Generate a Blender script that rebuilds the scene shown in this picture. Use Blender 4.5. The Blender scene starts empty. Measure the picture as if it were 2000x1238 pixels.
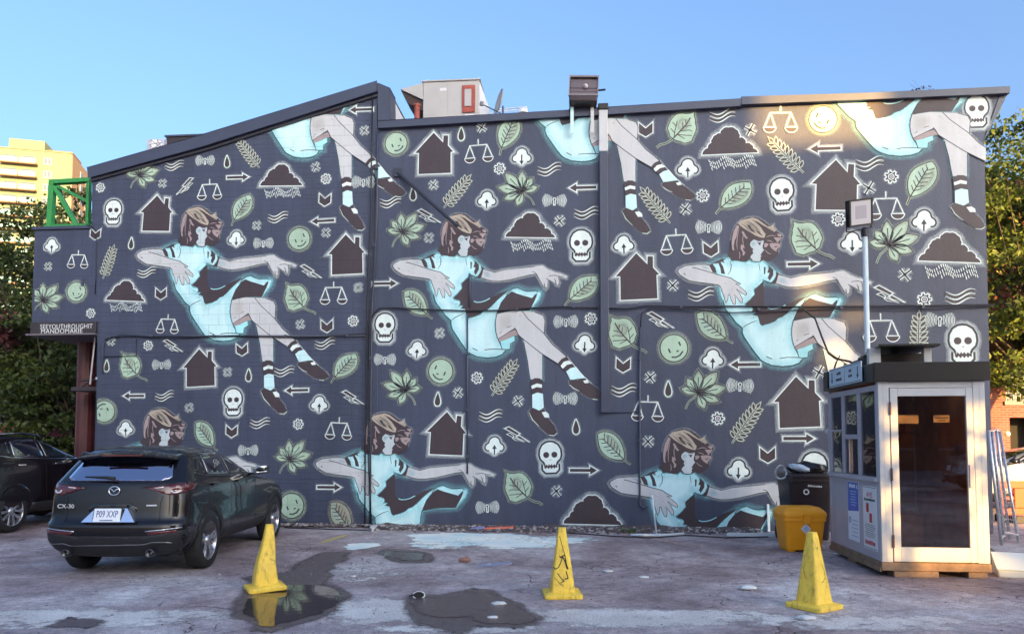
import bpy, bmesh, math, random
import numpy as np
from mathutils import Vector, Matrix, geometry
from mathutils.bvhtree import BVHTree
R = math.radians
random.seed(7)
scene = bpy.context.scene
COL = scene.collection

# ---------------------------------------------------------------- camera
CAM_Z, F, PITCH = 1.6, 1444.0, R(3.0)
HORIZON_V = 860.0
PV = HORIZON_V - F * math.tan(PITCH)              # principal row of the 2000 x 1238 picture
cam = bpy.data.cameras.new('camera'); cam_o = bpy.data.objects.new('camera', cam); COL.objects.link(cam_o)
cam.sensor_width = 36.0; cam.lens = 36.0 * F / 2000.0
cam.shift_y = (PV - 619.0) / 2000.0
cam.clip_end = 3000.0; cam.clip_start = 0.05
cam_o.location = (0, 0, CAM_Z); cam_o.rotation_euler = (R(90) + PITCH, 0, 0)
scene.camera = cam_o

# ---------------------------------------------------------------- light
SUN_EL, SUN_AZ = R(12.0), R(30.0)                 # low sun behind the camera, 30 degrees to its right
sun_dir = Vector((math.sin(SUN_AZ) * math.cos(SUN_EL), -math.cos(SUN_AZ) * math.cos(SUN_EL), math.sin(SUN_EL)))
world = bpy.data.worlds.new('World'); scene.world = world; world.use_nodes = True
wn = world.node_tree; wn.nodes.clear()
w_out = wn.nodes.new('ShaderNodeOutputWorld'); w_bg = wn.nodes.new('ShaderNodeBackground'); w_sky = wn.nodes.new('ShaderNodeTexSky')
w_sky.sky_type = 'NISHITA'; w_sky.sun_disc = False
w_sky.sun_elevation = SUN_EL; w_sky.sun_rotation = math.pi - SUN_AZ
w_sky.air_density = 0.88; w_sky.dust_density = 8.2; w_sky.ozone_density = 3.4; w_sky.altitude = 50
w_bg.inputs['Strength'].default_value = 0.15
wn.links.new(w_sky.outputs[0], w_bg.inputs[0]); wn.links.new(w_bg.outputs[0], w_out.inputs[0])
sl = bpy.data.lights.new('sun', 'SUN'); sl.energy = 4.6; sl.angle = R(0.53); sl.color = (1.0, 0.56, 0.15)
so = bpy.data.objects.new('sun', sl); COL.objects.link(so)
so.rotation_euler = sun_dir.to_track_quat('Z', 'Y').to_euler()
scene.view_settings.view_transform = 'Standard'; scene.view_settings.look = 'None'
scene.view_settings.exposure = 1.98; scene.view_settings.gamma = 1.0
scene.view_settings.use_curve_mapping = False

# ---------------------------------------------------------------- measuring: picture position -> place in the world
FW = Vector((0, math.cos(PITCH), math.sin(PITCH))); UPV = Vector((0, -math.sin(PITCH), math.cos(PITCH)))
def ray(u, v): return Vector((1, 0, 0)) * (u - 1000.0) + UPV * (PV - v) + FW * F
def at(u, v, Y):
    d = ray(u, v); return Vector((0, 0, CAM_Z)) + d * (Y / d.y)
def G(u, v, z=0.0):
    d = ray(u, v); t = (z - CAM_Z) / d.z; return Vector((d.x * t, d.y * t, z))
W_ANG = R(-4.93)
W_O = Vector((0, 13.55, 0)); W_X = Vector((math.cos(W_ANG), math.sin(W_ANG), 0)); W_N = Vector((math.sin(W_ANG), -math.cos(W_ANG), 0))
def W(u, v, off=0.0):
    d = ray(u, v); o = Vector((0, 0, CAM_Z)); q = W_O + W_N * off
    t = (q - o).dot(W_N) / d.dot(W_N); p = o + d * t
    return ((p - W_O).dot(W_X), p.z)

# ---------------------------------------------------------------- object helpers
def tag(o, label=None, cat=None, group=None, kind=None):
    if label: o['label'] = label
    if cat: o['category'] = cat
    if group: o['group'] = group
    if kind: o['kind'] = kind
    return o
def empty(name, loc=(0, 0, 0), rz=0.0):
    o = bpy.data.objects.new(name, None); COL.objects.link(o); o.location = loc; o.rotation_euler = (0, 0, rz)
    o.empty_display_size = 0.2
    return o
def link(name, me, parent=None, loc=(0, 0, 0), rot=(0, 0, 0), scale=(1, 1, 1)):
    o = bpy.data.objects.new(name, me); COL.objects.link(o); o.parent = parent
    o.location = loc; o.rotation_euler = rot; o.scale = scale
    return o
def copy_tree(o, parent=None):
    c = o.copy(); COL.objects.link(c); c.parent = parent
    for ch in o.children: copy_tree(ch, c)
    return c

class MB:
    def __init__(s): s.v = []; s.f = []; s.m = []
    def add(s, vs, fs, m=0, M=None):
        b = len(s.v)
        s.v += [tuple(M @ Vector(p)) if M else tuple(p) for p in vs]
        s.f += [tuple(b + i for i in f) for f in fs]; s.m += [m] * len(fs); return s
    def box(s, x0, x1, y0, y1, z0, z1, m=0, M=None):
        vs = [(x0,y0,z0),(x1,y0,z0),(x1,y1,z0),(x0,y1,z0),(x0,y0,z1),(x1,y0,z1),(x1,y1,z1),(x0,y1,z1)]
        return s.add(vs, [(0,3,2,1),(4,5,6,7),(0,1,5,4),(1,2,6,5),(2,3,7,6),(3,0,4,7)], m, M)
    def prism(s, poly, y0, y1, m=0, M=None):
        """poly in (x,z), extruded along y"""
        a = sum(poly[i][0]*poly[(i+1)%len(poly)][1]-poly[(i+1)%len(poly)][0]*poly[i][1] for i in range(len(poly)))
        if a < 0: poly = poly[::-1]
        n = len(poly)
        vs = [(x,y0,z) for x,z in poly] + [(x,y1,z) for x,z in poly]
        fs = [(i,(i+1)%n,n+(i+1)%n,n+i) for i in range(n)]
        tri = geometry.tessellate_polygon([[Vector((x,z,0)) for x,z in poly]])
        for t in tri:
            A = Vector(poly[t[0]]); B = Vector(poly[t[1]]); C = Vector(poly[t[2]])
            if (B-A).cross(C-A) < 0: t = t[::-1]
            fs.append(tuple(t)); fs.append(tuple(n+i for i in t[::-1]))
        fs = [tuple(f) for f in fs]
        return s.add(vs, fs, m, M)
    def tube(s, pts, r, n=8, m=0, M=None, cap=True):
        pts = [Vector(p) for p in pts]; rs = r if isinstance(r, (list, tuple)) else [r]*len(pts)
        vs = []; fs = []; up = None
        for i, p in enumerate(pts):
            t = (pts[min(i+1,len(pts)-1)] - pts[max(i-1,0)]).normalized()
            if up is None: up = Vector((0,0,1)) if abs(t.z) < .9 else Vector((1,0,0))
            a = t.cross(up); a = a.normalized() if a.length > 1e-6 else Vector((1,0,0)); b = a.cross(t).normalized(); up = b
            for k in range(n):
                an = 2*math.pi*k/n; vs.append(p + (a*math.cos(an) + b*math.sin(an))*rs[i])
        for i in range(len(pts)-1):
            for k in range(n): fs.append((i*n+k, i*n+(k+1)%n, (i+1)*n+(k+1)%n, (i+1)*n+k))
        if cap: fs.append(tuple(range(n))[::-1]); fs.append(tuple(range((len(pts)-1)*n, len(pts)*n)))
        return s.add(vs, fs, m, M)
    def lathe(s, prof, n=24, m=0, M=None, axis='z'):
        vs = []; fs = []
        for r, h in prof:
            for k in range(n):
                a = 2*math.pi*k/n
                vs.append((r*math.cos(a), r*math.sin(a), h) if axis == 'z' else (h, r*math.cos(a), r*math.sin(a)))
        for i in range(len(prof)-1):
            for k in range(n): fs.append((i*n+k, i*n+(k+1)%n, (i+1)*n+(k+1)%n, (i+1)*n+k))
        return s.add(vs, fs, m, M)
    def mesh(s, name, mats):
        me = bpy.data.meshes.new(name); me.from_pydata(s.v, [], s.f)
        for mt in (mats if isinstance(mats, (list, tuple)) else [mats]): me.materials.append(mt)
        me.polygons.foreach_set('material_index', s.m); me.update(); return me
    def build(s, name, mats, parent=None, loc=(0,0,0), rot=(0,0,0), smooth=False, bevel=0.0, scale=(1,1,1)):
        me = s.mesh(name, mats)
        if smooth: me.polygons.foreach_set('use_smooth', [True]*len(me.polygons))
        o = link(name, me, parent, loc, rot, scale)
        if bevel:
            md = o.modifiers.new('Bevel', 'BEVEL'); md.width = bevel; md.segments = 2; md.limit_method = 'ANGLE'; md.angle_limit = R(40)
        return o
def box(name, x0, x1, y0, y1, z0, z1, mat, parent=None, bevel=0.0, **k): return MB().box(x0,x1,y0,y1,z0,z1).build(name, mat, parent, bevel=bevel, **k)
def smooth_angle(o, deg=40):
    me = o.data
    me.polygons.foreach_set('use_smooth', [True]*len(me.polygons))
    try: me.set_sharp_from_angle(angle=R(deg))
    except Exception: pass
    return o
def text_mesh(txt, size, depth=0.0, align='CENTER', name='lettering', spacing=1.0):
    c = bpy.data.curves.new(name, 'FONT'); c.body = txt; c.size = size; c.extrude = depth; c.align_x = align; c.resolution_u = 3; c.space_character = spacing
    o = bpy.data.objects.new(name, c); COL.objects.link(o)
    dg = bpy.context.evaluated_depsgraph_get(); dg.update()
    me = bpy.data.meshes.new_from_object(o.evaluated_get(dg)); bpy.data.objects.remove(o); return me

def print_mesh(n, size, depth=0.0, name='lettering'):
    """a row of print too small to read in the photograph: n marks of uneven width"""
    rn = random.Random(n*31 + int(size*1e4)); mb = MB(); x = 0.0
    for k in range(n):
        w = size*rn.uniform(.32,.55); h = size*rn.uniform(.55,.72)
        mb.box(x, x+w, 0, h, 0, max(depth, .0004)); x += w + size*.14
    me = mb.mesh(name, []); me.transform(Matrix.Translation((-x/2, 0, 0))); return me
# ---------------------------------------------------------------- materials
MATS = {}
def mat(name, col=(.5,.5,.5), rough=.6, metal=0.0, var=0.0, vscale=3.0, bump=0.0, bscale=40.0, coat=0.0, ior=None, emit=None, estr=0.0, var2=None, alpha_attr=False, spec=None):
    """a Principled material with optional colour variation, fine relief, soft-edge attribute"""
    if name in MATS: return MATS[name]
    m = bpy.data.materials.new(name); m.use_nodes = True; nt = m.node_tree; N = nt.nodes; L = nt.links
    b = N['Principled BSDF']; b.inputs['Base Color'].default_value = (*col, 1); b.inputs['Roughness'].default_value = rough; b.inputs['Metallic'].default_value = metal
    if coat: b.inputs['Coat Weight'].default_value = coat; b.inputs['Coat Roughness'].default_value = .03
    if ior: b.inputs['IOR'].default_value = ior
    if spec is not None: b.inputs['Specular IOR Level'].default_value = spec
    if emit: b.inputs['Emission Color'].default_value = (*emit, 1); b.inputs['Emission Strength'].default_value = estr
    if var or bump: g = N.new('ShaderNodeNewGeometry')
    if var:
        t = N.new('ShaderNodeTexNoise'); t.inputs['Scale'].default_value = vscale; t.inputs['Detail'].default_value = 6; t.inputs['Roughness'].default_value = .65
        L.new(g.outputs['Position'], t.inputs['Vector'])
        r = N.new('ShaderNodeValToRGB'); c2 = var2 or tuple(min(1, c*(1+var)) for c in col)
        r.color_ramp.elements[0].position = .3; r.color_ramp.elements[1].position = .72
        r.color_ramp.elements[0].color = (*[c*(1-var) for c in col], 1); r.color_ramp.elements[1].color = (*c2, 1)
        L.new(t.outputs['Fac'], r.inputs[0]); L.new(r.outputs[0], b.inputs['Base Color'])
    if bump:
        t2 = N.new('ShaderNodeTexNoise'); t2.inputs['Scale'].default_value = bscale; t2.inputs['Detail'].default_value = 4
        L.new(g.outputs['Position'], t2.inputs['Vector'])
        bp = N.new('ShaderNodeBump'); bp.inputs['Strength'].default_value = bump; bp.inputs['Distance'].default_value = .02
        L.new(t2.outputs['Fac'], bp.inputs['Height']); L.new(bp.outputs[0], b.inputs['Normal'])
    if alpha_attr:
        a = N.new('ShaderNodeAttribute'); a.attribute_name = 'cover'
        tr = N.new('ShaderNodeBsdfTransparent'); mx = N.new('ShaderNodeMixShader')
        L.new(a.outputs['Fac'], mx.inputs[0]); L.new(tr.outputs[0], mx.inputs[1]); L.new(b.outputs[0], mx.inputs[2]); L.new(mx.outputs[0], N['Material Output'].inputs['Surface'])
    MATS[name] = m; return m
def glass(name, tint=(.3,.3,.32), refl=.12, rough=.01, fres=1.5):
    if name in MATS: return MATS[name]
    m = bpy.data.materials.new(name); m.use_nodes = True; nt = m.node_tree; N = nt.nodes; L = nt.links; N.remove(N['Principled BSDF'])
    tr = N.new('ShaderNodeBsdfTransparent'); tr.inputs[0].default_value = (*tint, 1)
    gl = N.new('ShaderNodeBsdfGlossy'); gl.inputs['Roughness'].default_value = rough; gl.inputs[0].default_value = (.95,.95,.95,1)
    fr = N.new('ShaderNodeFresnel'); fr.inputs['IOR'].default_value = fres
    mr = N.new('ShaderNodeMath'); mr.operation = 'ADD'; mr.use_clamp = True; mr.inputs[1].default_value = refl
    mx = N.new('ShaderNodeMixShader'); L.new(fr.outputs[0], mr.inputs[0]); L.new(mr.outputs[0], mx.inputs[0])
    L.new(tr.outputs[0], mx.inputs[1]); L.new(gl.outputs[0], mx.inputs[2]); L.new(mx.outputs[0], N['Material Output'].inputs['Surface'])
    MATS[name] = m; return m

def wall_paint(name, col, rough=.55, courses=True, alpha_attr=False, var=.10):
    """house paint on masonry: roller patchiness, faint runs, joints of the blocks showing through on the left half"""
    if name in MATS: return MATS[name]
    m = bpy.data.materials.new(name); m.use_nodes = True; nt = m.node_tree; N = nt.nodes; L = nt.links; b = N['Principled BSDF']
    b.inputs['Roughness'].default_value = rough
    g = N.new('ShaderNodeNewGeometry'); sp = N.new('ShaderNodeSeparateXYZ'); L.new(g.outputs['Position'], sp.inputs[0])
    t = N.new('ShaderNodeTexNoise'); t.inputs['Scale'].default_value = 1.1; t.inputs['Detail'].default_value = 8; t.inputs['Roughness'].default_value = .7
    mp = N.new('ShaderNodeMapping'); mp.inputs['Scale'].default_value = (1.0, 1.0, .45); L.new(g.outputs['Position'], mp.inputs[0]); L.new(mp.outputs[0], t.inputs['Vector'])
    r = N.new('ShaderNodeValToRGB'); r.color_ramp.elements[0].position = .32; r.color_ramp.elements[1].position = .7
    r.color_ramp.elements[0].color = (*[c*(1-var) for c in col], 1); r.color_ramp.elements[1].color = (*[min(1, c*(1+var)) for c in col], 1)
    L.new(t.outputs['Fac'], r.inputs[0])
    # block joints every 0.2 m, vertical ones staggered
    br = N.new('ShaderNodeTexBrick'); br.inputs['Scale'].default_value = 1.0; br.inputs['Mortar Size'].default_value = .006; br.inputs['Mortar Smooth'].default_value = .3
    br.inputs['Brick Width'].default_value = .4; br.inputs['Row Height'].default_value = .2; br.offset = .5
    br.inputs['Color1'].default_value = (1,1,1,1); br.inputs['Color2'].default_value = (1,1,1,1); br.inputs['Mortar'].default_value = (0,0,0,1)
    cx = N.new('ShaderNodeCombineXYZ'); L.new(sp.outputs['X'], cx.inputs[0]); L.new(sp.outputs['Z'], cx.inputs[1]); L.new(cx.outputs[0], br.inputs['Vector'])
    lt = N.new('ShaderNodeMath'); lt.operation = 'LESS_THAN'; lt.inputs[1].default_value = -2.62; L.new(sp.outputs['X'], lt.inputs[0])
    jm = N.new('ShaderNodeMath'); jm.operation = 'MULTIPLY'; L.new(lt.outputs[0], jm.inputs[0]); L.new(br.outputs['Fac'], jm.inputs[1])
    n2 = N.new('ShaderNodeTexNoise'); n2.inputs['Scale'].default_value = 2.3; L.new(g.outputs['Position'], n2.inputs['Vector'])
    jm2 = N.new('ShaderNodeMath'); jm2.operation = 'MULTIPLY'; L.new(jm.outputs[0], jm2.inputs[0]); L.new(n2.outputs['Fac'], jm2.inputs[1])
    dk = N.new('ShaderNodeMix'); dk.data_type = 'RGBA'; dk.blend_type = 'MIX'; L.new(jm2.outputs[0], dk.inputs['Factor']); L.new(r.outputs[0], dk.inputs['A']); dk.inputs['B'].default_value = (*[c*.45 for c in col], 1)
    st = N.new('ShaderNodeTexNoise'); st.inputs['Scale'].default_value = 1.0; st.inputs['Detail'].default_value = 7; st.inputs['Roughness'].default_value = .7
    ms = N.new('ShaderNodeMapping'); ms.inputs['Scale'].default_value = (3.4, 3.4, .22); L.new(g.outputs['Position'], ms.inputs[0]); L.new(ms.outputs[0], st.inputs['Vector'])
    sr = N.new('ShaderNodeValToRGB'); sr.color_ramp.elements[0].position = .33; sr.color_ramp.elements[0].color = (.80,.80,.80,1); sr.color_ramp.elements[1].position = .68; sr.color_ramp.elements[1].color = (1.14,1.14,1.13,1); L.new(st.outputs['Fac'], sr.inputs[0])
    mw = N.new('ShaderNodeMix'); mw.data_type = 'RGBA'; mw.blend_type = 'MULTIPLY'; mw.inputs['Factor'].default_value = 1.0 if name.startswith('slate') else .45
    src_ = dk.outputs['Result']
    if not name.startswith('slate'):
        wn_ = N.new('ShaderNodeTexNoise'); wn_.inputs['Scale'].default_value = 7; wn_.inputs['Detail'].default_value = 9; wn_.inputs['Roughness'].default_value = .75; L.new(g.outputs['Position'], wn_.inputs['Vector'])
        wr = N.new('ShaderNodeValToRGB'); wr.color_ramp.elements[0].position = .56; wr.color_ramp.elements[0].color = (0,0,0,1); wr.color_ramp.elements[1].position = .78; wr.color_ramp.elements[1].color = (.55,.55,.55,1); L.new(wn_.outputs['Fac'], wr.inputs[0])
        wx = N.new('ShaderNodeMix'); wx.data_type = 'RGBA'; L.new(wr.outputs[0], wx.inputs['Factor']); L.new(src_, wx.inputs['A']); wx.inputs['B'].default_value = (*[.5*c + .5*k for c, k in zip(col, (.060,.068,.102))], 1); src_ = wx.outputs['Result']
    L.new(src_, mw.inputs['A']); L.new(sr.outputs[0], mw.inputs['B']); L.new(mw.outputs['Result'], b.inputs['Base Color'])
    t2 = N.new('ShaderNodeTexNoise'); t2.inputs['Scale'].default_value = 26; t2.inputs['Detail'].default_value = 5; L.new(g.outputs['Position'], t2.inputs['Vector'])
    hs = N.new('ShaderNodeMath'); hs.operation = 'SUBTRACT'; L.new(t2.outputs['Fac'], hs.inputs[0]); L.new(jm.outputs[0], hs.inputs[1])
    bp = N.new('ShaderNodeBump'); bp.inputs['Strength'].default_value = .22; bp.inputs['Distance'].default_value = .012
    L.new(hs.outputs[0], bp.inputs['Height']); L.new(bp.outputs[0], b.inputs['Normal'])
    if alpha_attr:
        a = N.new('ShaderNodeAttribute'); a.attribute_name = 'cover'
        n3 = N.new('ShaderNodeTexNoise'); n3.inputs['Scale'].default_value = 60; n3.inputs['Detail'].default_value = 3; L.new(g.outputs['Position'], n3.inputs['Vector'])
        mm = N.new('ShaderNodeMath'); mm.operation = 'MULTIPLY_ADD'; mm.inputs[1].default_value = .6; mm.inputs[2].default_value = .7; L.new(n3.outputs['Fac'], mm.inputs[0])
        mu = N.new('ShaderNodeMath'); mu.operation = 'MULTIPLY'; mu.use_clamp = True; L.new(a.outputs['Fac'], mu.inputs[0]); L.new(mm.outputs[0], mu.inputs[1])
        tr = N.new('ShaderNodeBsdfTransparent'); mx = N.new('ShaderNodeMixShader')
        L.new(mu.outputs[0], mx.inputs[0]); L.new(tr.outputs[0], mx.inputs[1]); L.new(b.outputs[0], mx.inputs[2]); L.new(mx.outputs[0], N['Material Output'].inputs['Surface'])
    MATS[name] = m; return m

SLATE = (.046, .057, .100)
M_wall = wall_paint('slate_wall_paint', SLATE, var=.13)
M_trim = mat('slate_metal_trim', (.044, .053, .090), .45, var=.12, vscale=2)
P_white = wall_paint('white_mural_paint', (.74, .83, .80), var=.05)
P_glow = wall_paint('white_overspray', (.72, .80, .80), alpha_attr=True, var=.05)
P_cyan = wall_paint('cyan_mural_paint', (.36, .74, .78), var=.13)
P_body = wall_paint('pale_aqua_mural_paint', (.58, .84, .87), var=.07)
P_pale = wall_paint('pale_cyan_mural_paint', (.56, .80, .84), alpha_attr=True, var=.08)
P_cglow = wall_paint('cyan_overspray', (.28, .64, .70), alpha_attr=True)
P_dark = wall_paint('dark_umber_mural_paint', (.047, .031, .039), var=.15)
P_line = wall_paint('dark_line_paint', (.020, .024, .036), var=.1)
P_skin = wall_paint('lilac_grey_mural_paint', (.55, .56, .575), var=.07)
P_shade = wall_paint('grey_violet_mural_paint', (.34, .31, .36), var=.1)
P_face = wall_paint('pale_blue_face_paint', (.50, .57, .60), var=.06)
P_mint = wall_paint('mint_mural_paint', (.40, .55, .42), var=.12)
P_mintw = wall_paint('pale_mint_mural_paint', (.66, .80, .70), var=.06)
P_sage = wall_paint('sage_mural_paint', (.33, .40, .31), var=.15)
P_lglow = wall_paint('sage_overspray', (.42, .50, .40), alpha_attr=True)
P_hair = wall_paint('tan_mural_paint', (.43, .37, .30), var=.14)
P_tglow = wall_paint('tan_overspray', (.45, .40, .32), alpha_attr=True)
P_mauve = wall_paint('mauve_mural_paint', (.36, .28, .28), var=.12)
# ================================================================ ground
def asphalt():
    m = bpy.data.materials.new('worn_asphalt'); m.use_nodes = True; nt = m.node_tree; N = nt.nodes; L = nt.links; b = N['Principled BSDF']
    g = N.new('ShaderNodeNewGeometry')
    def noise(sc, det=6, ro=.6, vec=None, dist=0.0):
        t = N.new('ShaderNodeTexNoise'); t.inputs['Scale'].default_value = sc; t.inputs['Detail'].default_value = det; t.inputs['Roughness'].default_value = ro; t.inputs['Distortion'].default_value = dist
        L.new(vec or g.outputs['Position'], t.inputs['Vector']); return t.outputs['Fac']
    def ramp(f, *st):
        r = N.new('ShaderNodeValToRGB'); e = r.color_ramp.elements
        while len(e) < len(st): e.new(.5)
        for i, (p, c) in enumerate(st): e[i].position = p; e[i].color = (*c, 1) if not isinstance(c, float) else (c, c, c, 1)
        L.new(f, r.inputs[0]); return r.outputs[0]
    def mix(f, a, bb, mode='MIX'):
        x = N.new('ShaderNodeMix'); x.data_type = 'RGBA'; x.blend_type = mode
        if isinstance(f, float): x.inputs['Factor'].default_value = f
        else: L.new(f, x.inputs['Factor'])
        for k, s in (('A', a), ('B', bb)):
            if isinstance(s, tuple): x.inputs[k].default_value = (*s, 1)
            else: L.new(s, x.inputs[k])
        return x.outputs['Result']
    def math_(op, a, bb=0.0):
        x = N.new('ShaderNodeMath'); x.operation = op
        for i, s in enumerate((a, bb)):
            if isinstance(s, float): x.inputs[i].default_value = s
            else: L.new(s, x.inputs[i])
        return x.outputs[0]
    big = noise(.42, 7, .62, dist=.6)
    base = ramp(big, (.34, (.225, .17, .17)), (.46, (.345, .275, .28)), (.55, (.45, .39, .395)), (.66, (.57, .545, .545)))
    mid = ramp(noise(2.6, 8, .7), (.3, (.55, .52, .55)), (.7, (1.25, 1.25, 1.25)))
    c = mix(1.0, base, mid, 'MULTIPLY')
    sp = ramp(noise(70, 4, .75), (.32, .35), (.5, .95), (.70, 1.9))
    c = mix(.85, c, sp, 'MULTIPLY')
    c = mix(.9, c, ramp(noise(12, 7, .78), (.36, .62), (.5, 1.0), (.68, 1.42)), 'MULTIPLY')
    # cracks: cell borders, bent by noise, only in some areas
    w = N.new('ShaderNodeTexNoise'); w.inputs['Scale'].default_value = 1.7; w.inputs['Detail'].default_value = 4; L.new(g.outputs['Position'], w.inputs['Vector'])
    va = N.new('ShaderNodeVectorMath'); va.operation = 'MULTIPLY_ADD'; L.new(w.outputs['Color'], va.inputs[0]); va.inputs[1].default_value = (.55, .55, 0); L.new(g.outputs['Position'], va.inputs[2])
    def cracks(sc, wid, lo, hi, msc):
        v = N.new('ShaderNodeTexVoronoi'); v.feature = 'DISTANCE_TO_EDGE'; v.inputs['Scale'].default_value = sc; L.new(va.outputs[0], v.inputs['Vector'])
        e = ramp(v.outputs['Distance'], (0.0, 1.0), (wid, 0.0))
        k = ramp(noise(msc, 3), (lo, 0.0), (hi, 1.0))
        return math_('MULTIPLY', e, k)
    cr = math_('MAXIMUM', cracks(.8, .008, .50, .56, .55), cracks(4.2, .035, .565, .61, .6))
    c = mix(cr, c, (.022, .018, .022))
    L.new(c, b.inputs['Base Color'])
    L.new(ramp(noise(.9, 5), (.35, .55), (.6, .85)), b.inputs['Roughness'])
    h = math_('MULTIPLY_ADD', noise(60, 5, .7), .5); 
    h2 = math_('ADD', math_('MULTIPLY', noise(7, 6, .7), 1.4), math_('MULTIPLY', noise(110, 3), .5))
    h3 = math_('SUBTRACT', h2, math_('MULTIPLY', cr, 1.2))
    bp = N.new('ShaderNodeBump'); bp.inputs['Strength'].default_value = .55; bp.inputs['Distance'].default_value = .02; L.new(h3, bp.inputs['Height']); L.new(bp.outputs[0], b.inputs['Normal'])
    return m
M_asph = asphalt()
S = 900.0
gr = link('ground', MB().add([(-S,-S,0),(S,-S,0),(S,S,0),(-S,S,0)], [(0,1,2,3)]).mesh('ground', M_asph)); tag(gr, kind='structure')

def fractal(poly, amt, it=2, seed=1):
    rnd = random.Random(seed); p = [Vector(q).to_2d() for q in poly]
    for _ in range(it):
        q = []
        for i in range(len(p)):
            a, b = p[i], p[(i+1) % len(p)]; d = b - a; n = Vector((-d.y, d.x))
            q += [a, (a+b)/2 + n * rnd.uniform(-amt, amt)]
        p = q
    return p
def sheet(name, px, z, m, amt=.12, it=3, seed=1, zo=(1010, 0, 1), cover=None):
    u0, v0, k = zo
    pts = [G(u0 + x/k, v0 + y/k) for x, y in px]; p = fractal(pts, amt, it, seed)
    tri = geometry.tessellate_polygon([[Vector((q.x, q.y, 0)) for q in p]])
    vs = [(q.x, q.y, z) for q in p]; fs = []
    for t in tri:
        A, B, C = (p[i] for i in t)
        fs.append(tuple(t) if (B-A).cross(C-A) > 0 else tuple(t[::-1]))
    return link(name, MB().add(vs, fs).mesh(name, m))
def ragged(m, sc, lo, hi):
    nt = m.node_tree; N = nt.nodes; L = nt.links; b = N['Principled BSDF']; g = N.new('ShaderNodeNewGeometry'); a = N.new('ShaderNodeAttribute'); a.attribute_name = 'cover'
    t = N.new('ShaderNodeTexNoise'); t.inputs['Scale'].default_value = sc; t.inputs['Detail'].default_value = 9; t.inputs['Roughness'].default_value = .75; L.new(g.outputs['Position'], t.inputs['Vector'])
    ad = N.new('ShaderNodeMath'); ad.operation = 'MULTIPLY_ADD'; ad.inputs[1].default_value = .9; L.new(t.outputs['Fac'], ad.inputs[0]); L.new(a.outputs['Fac'], ad.inputs[2])
    mr = N.new('ShaderNodeMapRange'); mr.inputs['From Min'].default_value = lo; mr.inputs['From Max'].default_value = hi; L.new(ad.outputs[0], mr.inputs['Value'])
    tr = N.new('ShaderNodeBsdfTransparent'); mx = N.new('ShaderNodeMixShader'); L.new(mr.outputs[0], mx.inputs[0]); L.new(tr.outputs[0], mx.inputs[1]); L.new(b.outputs[0], mx.inputs[2]); L.new(mx.outputs[0], N['Material Output'].inputs['Surface']); return m
def soft_poly(name, px, z, m, seed, zo, ring=.08):
    u0, v0, k = zo; p = fractal([G(u0+x/k, v0+y/k) for x, y in px], .10, 2, seed)
    p2 = [(q.x, q.y) for q in p]; sg = 1 if area2_(p2) > 0 else -1; n = len(p); nr = []
    for i in range(n):
        d = (p[(i+1) % n] - p[i-1]); d = d.normalized() if d.length > 1e-6 else Vector((1,0)); nr.append(Vector((d.y, -d.x))*sg)
    inn = [q - w*ring for q, w in zip(p, nr)]; out = [q + w*ring for q, w in zip(p, nr)]
    tri = geometry.tessellate_polygon([[Vector((q.x, q.y, 0)) for q in inn]]); fs = []
    for t in tri:
        A, B, C = (inn[i] for i in t); fs.append(tuple(t) if (B-A).cross(C-A) > 0 else tuple(t[::-1]))
    for i in range(n):
        j = (i+1) % n; f = (i, n+i, n+j, j); fs.append(f if sg > 0 else f[::-1])
    me = MB().add([(q.x, q.y, z) for q in inn] + [(q.x, q.y, z + .0004) for q in out], fs).mesh(name, m)
    at_ = me.attributes.new('cover', 'FLOAT', 'POINT'); at_.data.foreach_set('value', [1.0]*n + [0.0]*n); return link(name, me)
def area2_(p): return sum(p[i][0]*p[(i+1)%len(p)][1]-p[(i+1)%len(p)][0]*p[i][1] for i in range(len(p)))
M_water = mat('puddle_water', (.050, .034, .030), .025, ior=1.36, bump=.02, bscale=9)
M_wet = mat('shallow_wet_film', (.115, .080, .076), .24, var=.2, vscale=10, ior=1.36, bump=.10, bscale=40)
M_damp = mat('damp_asphalt', (.135, .100, .098), .40, var=.45, vscale=16, bump=.6, bscale=80)
ragged(M_water, 9, .86, .94); ragged(M_wet, 9, .82, 1.0); ragged(M_damp, 12, .72, 1.06)
Z1 = (470, 1010, 5.429); Z2 = (740, 1010, 5.263)
damp = [
 ([(-60,900),(40,640),(380,600),(560,560),(700,450),(900,370),(1150,368),(1140,440),(960,500),(985,540),(900,580),(930,650),(860,715),(1010,735),(1060,770),(1150,850),(1010,970),(870,1050),(620,1125),(480,1160),(330,1215),(160,1200),(120,1095),(-60,1060)], Z1, 3),
 ([(270,930),(300,850),(350,795),(600,805),(830,765),(960,735),(1150,755),(1230,815),(1340,865),(1450,890),(1510,960),(1680,1040),(1590,1105),(1400,1140),(1100,1130),(960,1120),(850,1190),(700,1160),(520,1120),(400,1080),(330,1010)], Z2, 4),
 ([(0,370),(90,330),(360,345),(530,380),(500,465),(250,470),(110,430)], Z2, 5),
 ([(520,1110),(800,1130),(700,1180),(380,1175)], (0, 930, 4.0), 6),
]
for px, zo, sd in damp: tag(soft_poly('damp_asphalt', px, .0042+.0002*(sd-3), M_damp, sd, zo, .14), kind='structure')
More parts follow.
